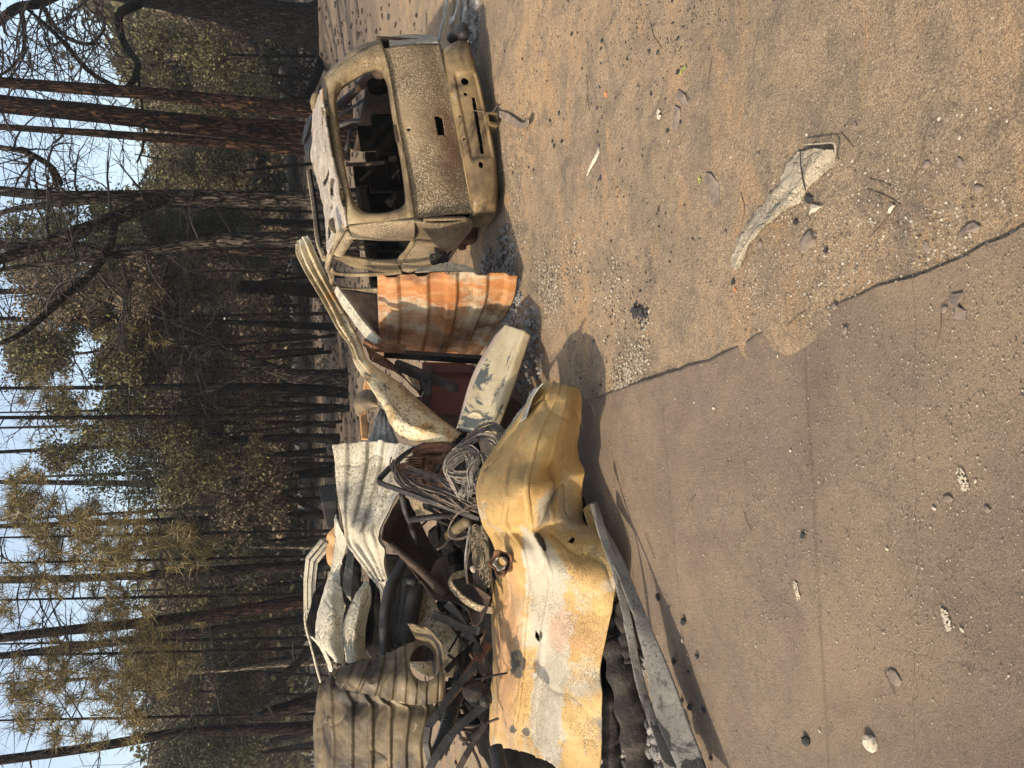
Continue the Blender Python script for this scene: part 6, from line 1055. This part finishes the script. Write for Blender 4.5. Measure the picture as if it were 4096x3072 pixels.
mb=MB(); P=cr([gp(g5(x,y),z) for x,y,z in ((690,295,.04),(800,288,.045),(885,285,.045),(898,340,.04),(890,400,.035),(905,430,.03))],20); mb.tube(P,.004,6); put('cuff_edge',mb,'cloth',o)
mb=MB(); P=cr([gp(g5(x,y),z) for x,y,z in ((665,330,.05),(668,420,.055),(680,510,.05),(700,600,.03))],16); mb.tube(P,.003,6); put('seam',mb,'charlog',o)
# hooked scrap near the car's hitch
C=rowsZ(g4,[((-30,965),(-30,1020)),((60,985),(40,1065)),((130,1030),(110,1105)),((190,1075),(180,1140)),((225,1070),(245,1120)),((232,1040),(255,1060))],[(.02,.03),(.03,.03),(.03,.02),(.03,.03),(.04,.05),(.06,.08)])
top('hooked_scrap',C,'stone','flat hooked metal scrap lying on the dirt below the hitch','scrap',thick=.008,nr=40,nc=10,crumple=(.01,12),rag=.03)
mb=MB(); mb.tube(cr([rear(z1(1640,755),-.13),rear(z1(1800,775),-.2),gp(z1(1850,720),.1),gp(z1(1885,700),.02)],12),.004,5); topm('thin_wire',mb,'wiredark','thin wire hanging from the bumper slot to the dirt','wire')
def leaf(rg_,L,mat,label,name='oak_leaf',cat='leaf',th=.002,z=.012):
    pts2=[gp(rg_(x,y),z+.006*math.sin(i*2.1)) for i,(x,y) in enumerate(L)]; k=len(pts2); c=sum(pts2)/k+np.array([0,0,.01]); mb=MB(); mb.add([c]+pts2,[(0,1+i,1+(i+1)%k) for i in range(k)]); solid(topm(name,mb,mat,label,cat),th)
leaf(g4,[(1640,575),(1645,610),(1615,625),(1600,655),(1585,665),(1600,620),(1625,600)],'leafg','yellow-green oak leaf on the dirt, the farther of two')
leaf(g4,[(1775,1540),(1765,1570),(1780,1600),(1775,1625),(1755,1610),(1750,1580),(1765,1560)],'leafg','bright yellow-green oak leaf at the end of a bark scrap')
leaf(g4,[(1380,1000),(1400,960),(1420,985),(1405,1010),(1425,1020),(1410,1060),(1390,1050),(1395,1030)],'flake','pale curled oak leaf lying alone on the dirt')
leaf(g4,[(875,1305),(882,1340),(850,1420),(800,1500),(768,1560),(780,1500),(830,1400)],'flake','long pale bark sliver lying on the dirt','bark_sliver','bark',.006)
leaf(g4,[(1545,930),(1590,960),(1600,1050),(1580,1130),(1555,1160),(1530,1120),(1560,1040)],'stone','ashy bark scrap amid dark lumps on the dirt','bark_scrap','bark',.008,.006)
leaf(g4,[(1580,790),(1640,840),(1670,920),(1640,950),(1590,900),(1550,850)],'stone','thin grey bark scrap above the ashy scrap','bark_scrap','bark',.006,.006)
leaf(g5,[(40,480),(75,490),(130,560),(135,690),(95,720),(50,640),(70,560),(30,540)],'stone','grey charred bark scrap left of the dusty cloth','bark_scrap','bark',.008,.006)
leaf(g5,[(740,690),(810,705),(770,735),(725,755)],'flake','whitish splinter beside the dark stone','splinter','splinter',.006)
leaf(g5,[(1820,815),(1860,840),(1850,880),(1800,850),(1740,900),(1710,940),(1725,880),(1780,830)],'stone','curled grey-brown bark piece near the road edge','bark_scrap','bark',.008,.012)
leaf(g5,[(1670,1290),(1745,1280),(1740,1320),(1710,1350),(1730,1400),(1765,1400),(1760,1465),(1690,1450),(1680,1380),(1645,1340)],'stone','crumpled grey metal scrap lying flat on the road','scrap','scrap',.003,.026)
leaf(g5,[(1275,690),(1290,700),(1265,750),(1250,745)],'flake','short pale stick fragment between crossing twigs','splinter','splinter',.006)
c_=gp(g6(605,130)); heap('burnt_bark_clump',[(c_[0],c_[1],.04,.085),(c_[0]+.04,c_[1]+.09,.02,.05)],'charcoal','clump of black burnt bark crumbs on the dirt right of the road corner','bark crumbs',90,.011,12)
for k,(x,y,a) in enumerate(((2100,2,0),(860,650,1),(1712,810,2))):
    p=gp(g7(x if k!=0 else 1805,y if k!=0 else 20)); d_=np.array([.035,.012,0]); s_=np.array([-.006,.012,0]); z=np.array([0,0,.040-p[2]])
    mb=MB(); 
    for j in range(60):
        q=p+d_*random.uniform(-1,1)+s_*random.uniform(-1,1); mb.rock((q[0],q[1],.028),random.uniform(.003,.009),.003,.0022,j,5,3)
    topm('scrape_mark',mb,'flake',['white powdery scrape on the near road, upper right','white powdery scrape in the middle of the road beside the rut','small white scrape on the lower part of the road'][k],'scrape')
rg=np.random.default_rng(61); mb=MB(); 
for (px,r,n_) in (((1345,820),.16,260),((1365,800),.15,260),((1385,770),.12,160),((1395,690),.07,80),((1180,600),.25,400),((1200,640),.25,400),((1110,500),.4,300),((1120,300),.5,300),((1240,560),.3,260),((1330,640),.3,200),((1700,450),.12,150),((1790,560),.3,300),((1640,640),.2,150),((2050,520),.2,200),((1900,500),.4,300)):
    c=gp(dd(*px))
    for i in range(n_):
        q=c[:2]+rg.normal(size=2)*r*.5; s_=rg.uniform(.004,.011)*(1 if px[0]<1450 else .6); mb.rock((q[0],q[1],float(gz(q[0],q[1]))+s_*.3),s_*1.3,s_,s_*.5,i,5,3,.4)
meta(put('chip_litter',mb,'grit'),'grey burnt chips and flakes gathered in patches on the dirt','litter',None,'stuff')

rg=np.random.default_rng(71); mb=MB(); k=0
while k<2600:
    x,y=rg.uniform(1050,1900),rg.uniform(-20,860); p=gp(dd(x,y)); dn=vnoise(np.array([[p[0],p[1]*1.,2.]]),1.6,19,3)[0]
    if dn<rg.uniform(-.25,.45)+(x-1050)/2400 or zat(p)==.026: k+=.2; continue
    s_=rg.uniform(.0018,.0055)+.004*(rg.uniform()<.05); mb.rock((p[0],p[1],zat(p)+s_*.3),s_*rg.uniform(1,2.4),s_,s_*.5,int(k),5,3,.4); k+=1
meta(put('charcoal_flecks',mb,'charcoal'),'black charcoal flecks drifted over the dirt near the car and pile','charcoal',None,'stuff')
# ---------------------------------------------------------------- thin smoke haze between the trees
if HAZE:
    mb=MB(); mb.box((0,62,8.5),(200,0,0),(0,140,0),(0,0,20)); hz=bpy.data.materials.new('haze'); hz.use_nodes=True; t=hz.node_tree; t.nodes.clear(); o_=t.nodes.new('ShaderNodeOutputMaterial'); v_=t.nodes.new('ShaderNodeVolumePrincipled'); v_.inputs['Density'].default_value=HAZE; v_.inputs['Color'].default_value=(.86,.88,.92,1); v_.inputs['Anisotropy'].default_value=.3; t.links.new(v_.outputs[0],o_.inputs[1]); M['haze']=hz
    meta(put('haze',mb,'haze'),None,None,None,'stuff')
